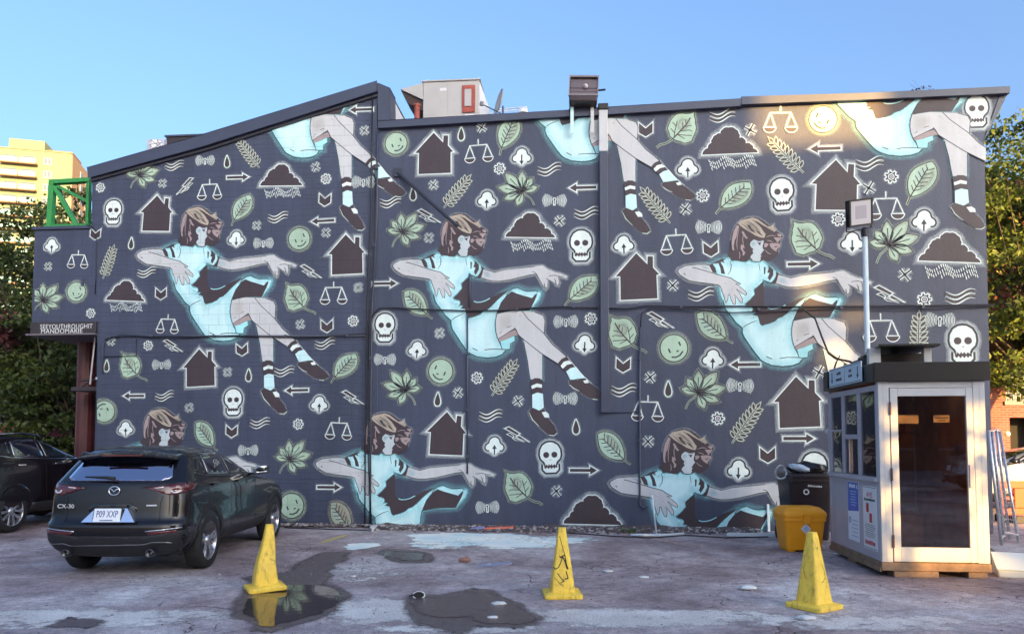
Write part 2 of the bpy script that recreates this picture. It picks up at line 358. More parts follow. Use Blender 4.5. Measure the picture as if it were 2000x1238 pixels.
pud = [
 ([(440,715),(700,720),(850,735),(985,765),(1025,800),(1100,852),(990,940),(850,1020),(600,1090),(470,1120),(330,1165),(200,1150),(165,1070),(30,1030),(60,900),(150,830),(300,760)], Z1, 13),
 ([(325,880),(370,825),(600,835),(830,795),(960,765),(1140,783),(1205,840),(1320,892),(1425,912),(1480,975),(1610,1040),(1560,1078),(1400,1105),(1110,1098),(985,1065),(985,1025),(800,1032),(640,1032),(460,1000),(380,950)], Z2, 14),
 ([(50,375),(110,352),(350,365),(480,385),(460,440),(250,445),(130,415)], Z2, 15),
]
for px, zo, sd in pud: tag(soft_poly('puddle', px, .0085+.0001*(sd-13), M_water if sd == 13 else M_wet, sd, zo, .06), kind='structure')
# white and turquoise paint spilt by the wall, thinned at its edge
def spill():
    m = bpy.data.materials.new('spilt_paint'); m.use_nodes = True; nt = m.node_tree; N = nt.nodes; L = nt.links; b = N['Principled BSDF']
    b.inputs['Roughness'].default_value = .5
    g = N.new('ShaderNodeNewGeometry'); a = N.new('ShaderNodeAttribute'); a.attribute_name = 'cover'
    t = N.new('ShaderNodeTexNoise'); t.inputs['Scale'].default_value = 4.5; t.inputs['Detail'].default_value = 9; t.inputs['Roughness'].default_value = .75; L.new(g.outputs['Position'], t.inputs['Vector'])
    ad = N.new('ShaderNodeMath'); ad.operation = 'ADD'; L.new(t.outputs['Fac'], ad.inputs[0]); L.new(a.outputs['Fac'], ad.inputs[1])
    r = N.new('ShaderNodeValToRGB'); r.color_ramp.elements[0].position = .86; r.color_ramp.elements[1].position = 1.0; r.color_ramp.elements[0].color = (0,0,0,1); sc_ = N.new('ShaderNodeMath'); sc_.operation = 'MULTIPLY'; sc_.inputs[1].default_value = .92; L.new(ad.outputs[0], sc_.inputs[0]); L.new(sc_.outputs[0], r.inputs[0])
    t2 = N.new('ShaderNodeTexNoise'); t2.inputs['Scale'].default_value = 1.6; L.new(g.outputs['Position'], t2.inputs['Vector'])
    rc = N.new('ShaderNodeValToRGB'); rc.color_ramp.elements[0].position = .42; rc.color_ramp.elements[0].color = (.88,.92,.86,1); rc.color_ramp.elements[1].position = .68; rc.color_ramp.elements[1].color = (.62,.78,.80,1)
    L.new(t2.outputs['Fac'], rc.inputs[0]); L.new(rc.outputs[0], b.inputs['Base Color'])
    tr = N.new('ShaderNodeBsdfTransparent'); mx = N.new('ShaderNodeMixShader'); L.new(r.outputs[0], mx.inputs[0]); L.new(tr.outputs[0], mx.inputs[1]); L.new(b.outputs[0], mx.inputs[2]); L.new(mx.outputs[0], N['Material Output'].inputs['Surface'])
    return m
M_spill = spill()
def soft_sheet(name, c, ax, ay, z, m, rot=0.0, k=.62):
    """an elliptical patch whose cover falls off to the rim"""
    vs = [(0,0,0)]; cov = [k]; fs = []; n = 40; rings = [(.35,k),(.6,k*.85),(.8,k*.6),(1.0,0.0)]
    rnd = random.Random(int(c[0]*100)); wob = [1+.12*math.sin(3*a+rnd.random())+.08*math.sin(7*a+2) for a in [2*math.pi*i/n for i in range(n)]]
    for r, cv in rings:
        for i in range(n):
            a = 2*math.pi*i/n; vs.append((ax*r*wob[i]*math.cos(a), ay*r*wob[i]*math.sin(a), 0)); cov.append(cv)
    for i in range(n): fs.append((0, 1+i, 1+(i+1)%n))
    for q in range(len(rings)-1):
        for i in range(n): fs.append((1+q*n+i, 1+(q+1)*n+i, 1+(q+1)*n+(i+1)%n, 1+q*n+(i+1)%n))
    me = MB().add(vs, fs).mesh(name, m); at_ = me.attributes.new('cover', 'FLOAT', 'POINT'); at_.data.foreach_set('value', cov)
    return link(name, me, None, (c[0], c[1], z), (0, 0, rot))
SPZ = .0052
for (u, v, ax, ay, k) in [(915,1051,1.3,.95,.85),(1010,1060,1.3,.8,.7),(860,1064,.8,.6,.6),(705,1066,.35,.5,.75),(1090,1054,.9,.7,.6),(960,1098,.5,.35,.45),(1230,1056,.5,.3,.35)]:
    tag(soft_sheet('paint_spill', G(u, v), ax, ay, SPZ, M_spill, k=k), kind='structure'); SPZ += .0002
def worn():
    m = M_spill.copy(); m.name = 'pale_worn_asphalt'; N = m.node_tree.nodes; L = m.node_tree.links; b = N['Principled BSDF']; b.inputs['Roughness'].default_value = .6
    for n in N:
        if n.type == 'VALTORGB' and n.color_ramp.elements[0].color[1] > .3: n.color_ramp.elements[0].color = (.62,.58,.56,1); n.color_ramp.elements[1].color = (.80,.77,.74,1)
    g = [n for n in N if n.type == 'NEW_GEOMETRY'][0]
    sp = N.new('ShaderNodeTexNoise'); sp.inputs['Scale'].default_value = 85; sp.inputs['Detail'].default_value = 3; L.new(g.outputs['Position'], sp.inputs['Vector'])
    r = N.new('ShaderNodeValToRGB'); r.color_ramp.elements[0].position = .32; r.color_ramp.elements[0].color = (.5,.5,.5,1); r.color_ramp.elements[1].position = .62; r.color_ramp.elements[1].color = (1.15,1.15,1.15,1); L.new(sp.outputs['Fac'], r.inputs[0])
    prev = b.inputs['Base Color'].links[0].from_socket; x = N.new('ShaderNodeMix'); x.data_type = 'RGBA'; x.blend_type = 'MULTIPLY'; x.inputs['Factor'].default_value = 1; L.new(prev, x.inputs['A']); L.new(r.outputs[0], x.inputs['B']); L.new(x.outputs['Result'], b.inputs['Base Color'])
    bp = N.new('ShaderNodeBump'); bp.inputs['Strength'].default_value = .5; bp.inputs['Distance'].default_value = .012; L.new(sp.outputs['Fac'], bp.inputs['Height']); L.new(bp.outputs[0], b.inputs['Normal'])
    return m
M_worn = worn()
for i, (u, v, ax, ay, k) in enumerate([(180,1205,1.9,.55,.62),(330,1150,1.1,.5,.42),(760,1190,1.0,.75,.66),(720,1120,.9,.9,.5),(1250,1205,1.9,.5,.66),(1700,1215,1.7,.45,.6),(1000,1135,1.3,.6,.42),(1480,1140,1.3,.55,.35),(900,1228,1.2,.25,.6),(100,1090,1.6,.7,.35),(1150,1090,1.6,.7,.3),(1880,1180,.9,.4,.4)]):
    tag(soft_sheet('worn_asphalt', G(u, v), ax, ay, .0015+.0002*i, M_worn, k=k), kind='structure')
M_yel_line = mat('worn_yellow_line', (.55, .45, .12), .7, var=.4, vscale=14)
p0, p1 = G(628, 1059), G(676, 1045); d = (p1-p0).normalized(); n = Vector((-d.y, d.x, 0))*.045
ln = MB().add([p0-n, p1-n, p1+n, p0+n], [(0,1,2,3)]).build('painted_line', M_yel_line); ln.location.z = .004; tag(ln, kind='structure')

# ================================================================ city behind the camera: unseen, heights and gaps set to shade the lot
M_brick_far = mat('brown_brick', (.16, .085, .06), .85, var=.25, vscale=.8)
M_concrete = mat('grey_concrete', (.26, .25, .25), .85, var=.2, vscale=.5)
M_pane = mat('dark_window_pane', (.02, .025, .03), .08)
def block(name, x0, x1, y0, y1, h, m, label, rows, win=True, z0=0.0):
    e = empty(name, ((x0+x1)/2, y1, 0)); X = (x1-x0)/2; D = y1-y0
    box('wall', -X, X, -D, 0, z0, h, m, e); box('cornice', -X, X-.02, -.3, .25, h+.003, h+.4, M_concrete, e)
    if win:
        nx = max(1, int((x1-x0)//2.6)); src = None
        for r_ in range(rows):
            for i in range(nx):
                cx = -X + (i+.5)*2*X/nx; z = 1.2 + r_*3.1
                if z + 1.7 > h: continue
                if src is None:
                    b_ = MB().box(-.55,.55,.002,.05,0,1.6,0).box(-.65,.65,.003,.12,-.12,-.001,1); src = b_.mesh('window', [M_pane, M_concrete])
                link('window', src, e, (cx, 0, z))
    return tag(e, label, 'building')
block('apartment_building', 1, 15.6, -36, -25, 16.0, M_brick_far, 'brown brick apartment building behind the viewer, unseen, its height set to shade the lot', 4)
block('town_house', 15.62, 17.5, -36, -25, 17.1, M_brick_far, 'narrow brown brick town house behind the viewer, unseen, added to step the shade', 4)
block('office_building', 17.52, 22.6, -36, -25, 21.6, M_concrete, 'tall grey concrete office block behind the viewer, unseen, its height set to shade the roof', 5)
block('corner_front', 29.22, 31.7, -26.2, -25, 19.2, M_concrete, 'thin grey corner front behind the viewer, unseen, shaped to shade the wall end', 5)  # front only, kept shallow so the sun gets past it
# added screen, out of view: openings shaped to throw sun patches on the booth
sw = empty('sun_screen', (24.75, -25, 0)); tag(sw, 'unseen pierced concrete screen added behind the viewer to shape the sun on the booth', 'wall')
holes = [(22.9,25.9,0.0,2.7),(23.88,25.45,8.4,10.2)]  # low passage added so sunlit ground shows in the booth glass
def pierced(par, x0, x1, y0, h, holes, m, nm):
    xs = sorted({x0, x1, *[q[0] for q in holes], *[q[1] for q in holes]}); zs = sorted({0.0, h, *[q[2] for q in holes], *[q[3] for q in holes]}); mb = MB()
    for i in range(len(xs)-1):
        for j in range(len(zs)-1):
            cx, cz = (xs[i]+xs[i+1])/2, (zs[j]+zs[j+1])/2
            if not any(q[0] < cx < q[1] and q[2] < cz < q[3] for q in holes): mb.box(xs[i]-x0, xs[i+1]-x0, -.05, 0, zs[j], zs[j+1])
    mb.build(nm, m, par, (x0-par.location.x, 0, 0))
pierced(sw, 22.62, 26.48, -25, 20.6, holes, M_concrete, 'screen')
bs = empty('sun_patch_gable', (27.85, -25, 0)); tag(bs, 'unseen pierced brick gable added behind the viewer to drop sun patches on the wall', 'wall')
pierced(bs, 26.5, 29.2, -25, 16.3, [(27.2,27.5,13.35,13.8),(27.55,27.85,12.3,12.6),(27.95,28.15,13.0,13.3)], M_brick_far, 'gable')  # added out of view, openings placed to drop sun patches on the mural
box('buttress', -1.3, -1.0, -1.2, -.06, 0, 11, M_brick_far, bs)

# ================================================================ the painted building
BLD = empty('mural_building', W_O, W_ANG)
tag(BLD, 'dark slate painted two storey building covered with a repeating stencil mural', 'building')
def clip2d(poly, nx, nz, d):
    out = []
    for i in range(len(poly)):
        a, b = poly[i], poly[(i+1) % len(poly)]; da = a[0]*nx + a[1]*nz - d; db = b[0]*nx + b[1]*nz - d
        if da <= 0: out.append(a)
        if (da < 0 < db) or (db < 0 < da):
            t = da/(da-db); out.append((a[0]+(b[0]-a[0])*t, a[1]+(b[1]-a[1])*t))
    return out
def wp(*px): return [W(u, v) for u, v in px]
def gnd(pts): return [(x, -.12 if z < .15 else z) for x, z in pts]
left_poly = gnd(wp((190,1040),(190,660),(190,450),(179,450),(180,348),(737,187),(737,1040)))
right_poly = gnd(wp((737.3,1040),(737.3,246),(1170,219),(1445,203),(1952,184),(1922,268),(1930,600),(1940,1040)))
MB().prism(right_poly, 0, .25).build('rendered_wall', M_wall, BLD)
MB().prism([(x*1.0, z) for x, z in left_poly], .03, .25).build('backing_wall', M_wall, BLD)
rnd = random.Random(3); zc = -.12
while zc < 9.2:
    p = clip2d(clip2d(left_poly, 0, 1, zc+.197), 0, -1, -zc)
    if len(p) >= 3: MB().prism(p, rnd.uniform(-.0015, .0015), .028).build('block_course', M_wall, BLD)
    zc += .2
aL, _ = W(180, 400); aM, _ = W(737, 400); aR, _ = W(1930, 400)
zr = W(1000, 245)[1]
M_roof = mat('grey_roofing', (.16,.155,.15), .9, var=.2, vscale=1.0)
M_siding = mat('white_sheet_siding', (.62,.63,.66), .5, var=.08, vscale=4)
box('roof_deck', aM+.05, aR, .26, 9.0, zr-.55, zr-.35, M_roof, BLD)
box('side_wall', aR-.25, aR, .26, 9.0, -.1, zr-.36, M_trim, BLD)
box('rear_wall', aL+1.2, aR-.26, 8.75, 8.99, -.1, zr-.56, M_trim, BLD)
MB().add([(aL+.02,.26,-.1),(aL+1.2,8.74,-.1),(aL+1.45,8.74,-.1),(aL+.27,.26,-.1),(aL+.02,.26,5.0),(aL+1.2,8.74,5.0),(aL+1.45,8.74,5.0),(aL+.27,.26,5.0)],
         [(0,1,2,3)[::-1],(4,5,6,7),(0,1,5,4)[::-1],(1,2,6,5)[::-1],(2,3,7,6)[::-1],(3,0,4,7)[::-1]]).build('side_wall', M_trim, BLD)
# sloping copings, two lengths with a lap
def band(name, px, y0, y1, m, par=BLD, bevel=.012): return MB().prism(wp(*px), y0, y1).build(name, m, par, bevel=bevel)
band('sloping_coping', [(177,331),(390,270),(738,164),(739,184),(400,291),(179,350)], -.10, .32, M_trim)
band('coping_drip', [(179,351),(400,292),(739,185),(739,190),(400,297),(179,356)], -.045, .2, mat('dark_drip_trim', (.03,.033,.05), .6))  # lower tier of the coping in a darker tone
band('end_pier', [(739.5,165),(762,174),(762,244),(739.5,252)], -.035, .4, M_trim)
band('coping', [(742,240),(1112,220),(1112,232),(742,253)], -.09, .36, M_trim)
band('coping', [(1112.5,218),(1445,198),(1445,212),(1112.5,231)], -.088, .36, M_trim)
band('coping', [(1445.5,194),(1700,186),(1966,174),(1966,187),(1700,199),(1445.5,209)], -.10, .36, M_trim)
band('coping_bracket', [(1953,188.5),(1964,188.5),(1927,262)], -.01, .2, M_trim)
a0, z0 = W(762, 176)
MB().box(a0-.2, a0-.02, .41, 5.0, zr-.34, z0-.03).build('clerestory_side', M_siding, BLD)
MB().box(a0-.26, a0-.012, .405, 5.05, z0-.028, z0+.012).build('clerestory_coping', M_trim, BLD)
MB().add([(aL,.33,W(180,352)[1]-.02),(a0-.27,.33,z0-.06),(a0-.27,5.0,z0-.06),(aL+.7,5.0,W(180,352)[1]-.02)], [(0,1,2,3)]).build('sloping_roof', M_roof, BLD)
# overhanging box on the left with its beam and the painted signature
x0, zt = W(68, 450); x1, zb = W(190.5, 628)
box('overhang_wall', x0, x1+.0, .0, 2.2, zb, zt, M_wall, BLD)
box('overhang_coping', x0-.03, x1-.14, -.04, 2.25, zt+.003, zt+.06, M_trim, BLD)
xb0, zb1 = W(62, 655)
M_beam = mat('dark_umber_beam', (.035,.026,.03), .5, var=.2)
box('sign_beam', xb0, x1, -.05, 2.0, zb1+.02, zb-.004, M_beam, BLD, bevel=.008)
box('beam_flange', xb0-.06, x1-.004, -.09, 2.0, zb1-.01, zb1+.018, mat('grey_flange', (.16,.14,.16), .5), BLD)
M_sig = mat('pale_signature_paint', (.62,.64,.64), .6)
for i, (t, u, v, sz) in enumerate((('SEEYOUTHROUGHIT', 133, 642.5, .128), ('MANDOMARIE', 124, 651.5, .128))):
    me = text_mesh(t, sz, .002, spacing=1.06); me.materials.append(M_sig); a, z = W(u, v)
    link('signature', me, BLD, (a, -.054, z), (R(90), 0, 0), (.86 if i == 0 else .98, 1, 1))
M_maroon = mat('maroon_steel', (.09,.022,.025), .45, var=.3, vscale=3)
cx = W(171, 700, -1.1)[0]
MB().tube([(cx, 1.1, -.1), (cx, 1.1, zb1)], .19, 16).build('column', M_maroon, BLD, smooth=False)
MB().tube([(W(176,748,-.3)[0], .3, 2.70), (W(186,660,-.3)[0], .3, zb1)], .018, 6).build('stay_rod', mat('pale_steel', (.55,.52,.52), .4, .6), BLD)
box('landing', W(152,750,-.5)[0], x1-.02, .3, 1.7, 2.58, 2.66, M_beam, BLD)
MB().tube([(W(155,745,-.3)[0],.32,2.78),(x1-.04,.32,2.80)], .02, 6).tube([(W(158,752,-.3)[0],.32,2.66),(W(176,745,-.3)[0],.32,2.78)], .02, 6).build('landing_rail', M_beam, BLD)
box('step', x1-.16, x1-.03, .22, .29, 2.80, 2.84, M_siding, BLD)
# green roof truss standing on the overhang
GT = empty('green_truss', W_O + W_X*W(95,440)[0] - W_N*.4, W_ANG); tag(GT, 'green steel truss frame standing on the overhanging box at left', 'truss')
M_green = mat('green_enamel', (.035,.26,.06), .4, var=.12, vscale=4)
ga = W(95, 440)[0]
def gp(u, v, y=.4): a, z = W(u, v, -y); return Vector((a-ga, 0, z))
def bar(name, p, q, w, m, par, dep=.12):
    d = (q-p); L_ = d.length; M = Matrix.Translation(p) @ d.to_track_quat('X', 'Z').to_matrix().to_4x4()
    return MB().box(0, L_, -dep/2, dep/2, -w/2, w/2, 0, M).build(name, m, par, bevel=.006)
bar('post', gp(98,446), gp(103,359), .105, M_green, GT); bar('post', gp(172,446), gp(174,352), .06, M_green, GT, .10)
bar('top_chord', gp(99,357), gp(177,352.5), .085, M_green, GT, .135); bar('bottom_chord', gp(90,444), gp(177,441.5), .07, M_green, GT, .14)
bar('brace', gp(108,366), gp(150,440), .075, M_green, GT, .10); bar('brace', gp(113,364), gp(172,394), .06, M_green, GT, .09)

# conduits, cables and the downpipe on the wall face
M_cable = mat('black_cable', (.012,.012,.016), .5)
M_cond = mat('slate_conduit', (.055,.064,.10), .45, var=.1)
def run(name, px, r, m, off=.03, par=BLD, n=6): return MB().tube([(W(u,v)[0], -off, W(u,v)[1]) for u, v in px], r, n).build(name, m, par, smooth=True)
run('conduit', [(203,730),(203,676),(207,662),(218,657),(300,656),(450,657),(716,656)], .016, M_cond, .035)
run('cable', [(212,664),(240,655),(330,660),(460,656),(600,660),(716,652)], .011, M_cable, .05)
run('cable', [(268,662),(268,695),(204,697)], .008, M_cable, .03)
run('cable', [(722,720),(723,640),(729,616),(742,603),(770,602),(830,605),(912,608),(990,607),(1040,602),(1100,600),(1168,602)], .014, M_cable, .05)
run('cable', [(1190,603),(1226,604),(1262,598),(1330,600),(1420,599),(1560,600),(1760,598),(1938,596)], .014, M_cable, .05)
run('cable', [(1250,640),(1252,614),(1265,606),(1300,603),(1360,606),(1430,612),(1520,609),(1620,604),(1790,604),(1938,598)], .012, M_cable, .065)
run('conduit', [(1250,640),(1249,800),(1249,985),(1256,992),(1264,985)], .020, M_cond, .04)
run('conduit', [(913.5,612),(913.5,760),(913.5,925)], .017, M_cond, .04)
run('conduit', [(918,535),(918,600)], .017, M_cond, .04)
run('conduit', [(1190,806),(1247,803)], .010, M_cond, .03)
run('cable', [(729,192),(727,300),(726,420),(720,540),(717,700),(715,860),(714,1022)], .013, M_cable, .05)
run('cable', [(734,330),(735,450),(731,540),(724,640),(722,760),(721,900),(727,1024)], .012, M_cable, .06)
run('conduit', [(738,256),(737,420),(727,610),(725,800),(724,1024)], .018, M_cond, .035)
run('cable', [(186,456),(190,470),(189,540),(187,575)], .008, M_cable, .02); run('cable', [(172,440),(184,446),(191,452)], .008, M_cable, .05)
box('junction_box', W(178,0)[0], W(182,0)[0], -.05, .0, W(0,562)[1], W(0,546)[1], M_line if False else M_cond, BLD)
for u, v in ((300,656),(420,657),(560,657),(680,656),(800,604),(1010,606),(1120,600),(1330,601),(1480,605),(1640,602),(1800,601),(1249,700),(1249,860),(1249,940),(913.5,690),(913.5,800),(913.5,890),(725,700),(724,850),(724,960),(733,480),(737,330)):
    a, z = W(u, v); box('pipe_clip', a-.022, a+.022, -.078, -.003, z-.022, z+.022, M_cond, BLD)
a, z1 = W(1178, 222); z2 = W(1178, 806)[1]; a2 = W(1187.5, 500)[0]; a1 = W(1171.5, 500)[0]
box('downpipe', a1, a2, -.11, -.004, z2, W(1178,300)[1]-.002, M_trim, BLD, bevel=.008)
box('downpipe_head', a1-.006, a2+.006, -.116, -.004, W(1178,300)[1], z1+.02, P_skin, BLD, bevel=.008)
box('pipe_cap', a1-.02, a2+.02, -.14, .2, z1+.024, z1+.14, mat('tarred_cap', (.03,.03,.032), .7), BLD, bevel=.02)
# stay pole angled out of the wall
q0 = Vector((*W(777,338),)); q1 = W(893, 442, .45)
MB().tube([(q0[0], -.02, q0[1]), (q1[0], -.45, q1[1])], .034, 8).box(q0[0]-.07, q0[0]+.07, -.04, -.002, q0[1]-.08, q0[1]+.08).build('stay_pole', mat('dark_slate_steel', (.025,.03,.045), .4), BLD)
# ---------------------------------------------------------------- things on the roof
def on_roof(u, v, y): a, z = W(u, v, -y); return a, z
M_rtu = mat('cream_grey_sheet_metal', (.40,.39,.39), .45, var=.08, vscale=2)
M_rust = mat('rusty_red_box', (.30,.06,.04), .6, var=.4, vscale=7)
y_ = 2.6; xl, zb_ = on_roof(826, 231, y_); xr, zt_ = on_roof(936, 157, y_)
RT = empty('rooftop_air_handler', W_O + W_X*xl - W_N*y_ + Vector((0,0,zb_)), W_ANG); tag(RT, 'cream sheet metal air handling unit with hood on the roof', 'air handler')
w_, h_ = xr-xl, zt_-zb_
box('cabinet', 0, w_, 0, 1.6, 0, h_, M_rtu, RT, bevel=.012)
box('cabinet_top', -.03, w_+.03, -.03, 1.63, h_+.002, h_+.035, M_rtu, RT, bevel=.006)
box('panel_seam', w_*.44, w_*.445, -.004, -.001, .03, h_-.03, mat('seam_grey', (.30,.29,.29), .6), RT)
MB().prism([(-.004,h_*.985),(-.004,h_*.52),(-.52,h_*.84)], -.002, 1.0).build('intake_hood', M_rtu, RT)
MB().prism([(-.004,h_*.50),(-.52,h_*.825),(-.34,h_*.46),(-.004,h_*.22)], .05, 1.0).build('hood_mouth', mat('dark_rust_grille', (.05,.03,.03), .8), RT)
MB().prism([(w_+.004,h_*.97),(w_+.004,0),(w_+.27,0),(w_+.24,h_*.18)], .0, 1.2).build('side_cowl', M_siding, RT)
box('rust_panel', w_*.70, w_*.93, -.03, -.002, h_*.1, h_*.86, M_rust, RT, bevel=.006); box('service_door', w_*.745, w_*.865, -.05, -.032, h_*.26, h_*.74, M_rtu, RT, bevel=.006)
box('skid', .02, w_*.66, 0, 1.5, -.16, -.003, M_siding, RT); box('rating_plate', w_*.3, w_*.42, -.005, -.001, h_*.74, h_*.82, M_siding, RT)
MB().tube([(w_*.7,-.06,-.12),(w_*.78,-.1,-.02),(w_*.9,-.06,.0),(w_*.97,.0,-.12)], .02, 8).build('drain_hose', M_siding, RT, smooth=True)
a, z = on_roof(818, 231, y_); vb = empty('vent_stub', W_O + W_X*a - W_N*2.4 + Vector((0,0,z-.5)), W_ANG); tag(vb, 'short rust red vent stub beside the air handler', 'vent')
MB().lathe([(.0,.72),(.075,.72),(.075,.68),(.06,.68),(.06,0)], 14).build('stub', M_rust, vb); MB().lathe([(.085,0),(.085,.05),(.05,.06)], 14).build('collar', M_rust, vb)
a, z = on_roof(978, 222, 2.4)
SD = empty('satellite_dish', W_O + W_X*a - W_N*2.4 + Vector((0,0,z-.45)), W_ANG + R(-68)); tag(SD, 'satellite dish seen edge on on the roof behind the coping', 'satellite dish')
pr = [(.0,.0),(.1,.004),(.2,.018),(.29,.045),(.30,.06),(.29,.052),(.2,.03),(.0,.012)]
MB().lathe([(r_, h) for r_, h in pr], 28, axis='z', M=Matrix.Translation((0,0,.68)) @ Matrix.Rotation(R(78), 4, 'X')).build('dish', M_rtu, SD, smooth=True)
MB().tube([(0,.05,0),(0,.05,.62)], .022, 8).build('mast', M_cond, SD); MB().tube([(0,.0,.45),(0,-.42,.6)], .012, 6).box(-.03,.03,-.47,-.40,.57,.65).build('feed_arm', M_cond, SD)
a, z = on_roof(1000, 222, 3.2); RF = empty('roof_frame', W_O + W_X*a - W_N*3.2 + Vector((0,0,z-.4)), W_ANG); tag(RF, 'low white pipe frame with dark box behind the coping', 'pipe frame')
MB().tube([(-.4,0,.0),(-.4,0,.50),(.34,0,.54),(.40,0,.0)], .016, 6).tube([(-.4,.0,.46),(.36,0,.48)], .012, 6).build('rail', M_siding, RF); box('equipment_box', -.36, .24, .2, .6, 0, .44, M_beam, RF, bevel=.01); MB().lathe([(.0,.14),(.1,.1),(.13,0)], 16, M=Matrix.Translation((.26,.0,.38))).build('cowl', M_siding, RF, smooth=True)
# floodlight bolted to the parapet
FLt = empty('parapet_floodlight', W_O + W_X*W(1140,214)[0] + Vector((0,0,W(1140,214)[1])), W_ANG); tag(FLt, 'old brown box floodlight on the parapet above the downpipe', 'floodlight')
k = .0095
M_brown = mat('bronze_lamp_metal', (.055,.038,.038), .35, .5, var=.2, vscale=8)
Mt = Matrix.Translation((-.01,-.25,.13)) @ Matrix.Rotation(R(3), 4, 'Y') @ Matrix.Rotation(R(-8), 4, 'X')
MB().box(-.26,.26,.02,.30,0,.40,0,Mt).build('housing', M_brown, FLt, bevel=.02)
mb = MB()
for (p, q) in (((-.27,-.25),(0,.41)),((.25,.27),(0,.41))): mb.box(p[0],p[1],-.03,.018,q[0],q[1],0,Mt)
mb.box(-.249,.249,-.03,.018,.375,.41,0,Mt).box(-.249,.249,-.03,.018,0,.035,0,Mt).build('bezel', mat('worn_bezel', (.22,.19,.19), .4, .4), FLt)
mb = MB()
for i in range(5): mb.box(-.24,.24,.004+.01*abs(i-2),.017,.04+i*.066,.102+i*.066,0,Mt)
mb.build('reflector', mat('ridged_reflector', (.16,.12,.12), .3, .8), FLt)
MB().lathe([(0,.05),(.035,.04),(.05,0)], 16, M=Mt @ Matrix.Translation((.03,.0,.2)) @ Matrix.Rotation(R(90),4,'X')).build('bulb', M_rtu, FLt, smooth=True)
MB().box(-.25,.25,-.06,.22,-.13,-.004,0,Mt).build('lower_cowl', M_brown, FLt, bevel=.02)
for x in (-.215, .155): box('bracket', x-.03, x+.03, -.135, -.115, -.50, .02, P_skin if x > 0 else P_body, FLt)
MB().tube([(.26,-.1,.3),(.40,-.1,.31)], .018, 6).build('photocell', M_cable, FLt)
# sign box and dark bulkhead behind the sloping roof
a, z = on_roof(303, 297, 1.6); SB = empty('roof_sign_box', W_O + W_X*a - W_N*1.6 + Vector((0,0,z-.5)), W_ANG); tag(SB, 'pale sign box with white faceted gem emblem above the sloping roof', 'sign box')
box('panel', -.20, .20, 0, .12, 0, .79, mat('pale_violet_panel', (.42,.44,.56), .4), SB, bevel=.01)
E = [(-.13,.66),(-.09,.76),(.05,.77),(.16,.70),(.15,.58),(.04,.50),(-.1,.54)]
mb = MB()
mb.prism(E, -.012, -.003)
mb.build('emblem', mat('white_emblem', (.8,.8,.82), .5), SB)
mb = MB()
for p, q in ((0,3),(1,4),(2,5),(6,3),(1,6),(2,4),(0,5)): mb.tube([(E[p][0],-.014,E[p][1]),(E[q][0],-.014,E[q][1])], .006, 4)
mb.build('emblem_facets', M_cond, SB)
a, z = on_roof(355, 290, 1.8); BH = empty('roof_bulkhead', W_O + W_X*a - W_N*1.8 + Vector((0,0,z-.6)), W_ANG); tag(BH, 'dark maroon bulkhead box behind the sloping roof', 'bulkhead')
MB().box(-.36,.62,0,1.2,0,.86).build('casing', M_beam, BH); MB().box(-.39,.65,-.03,1.23,.863,.90).build('lid', M_cond, BH)
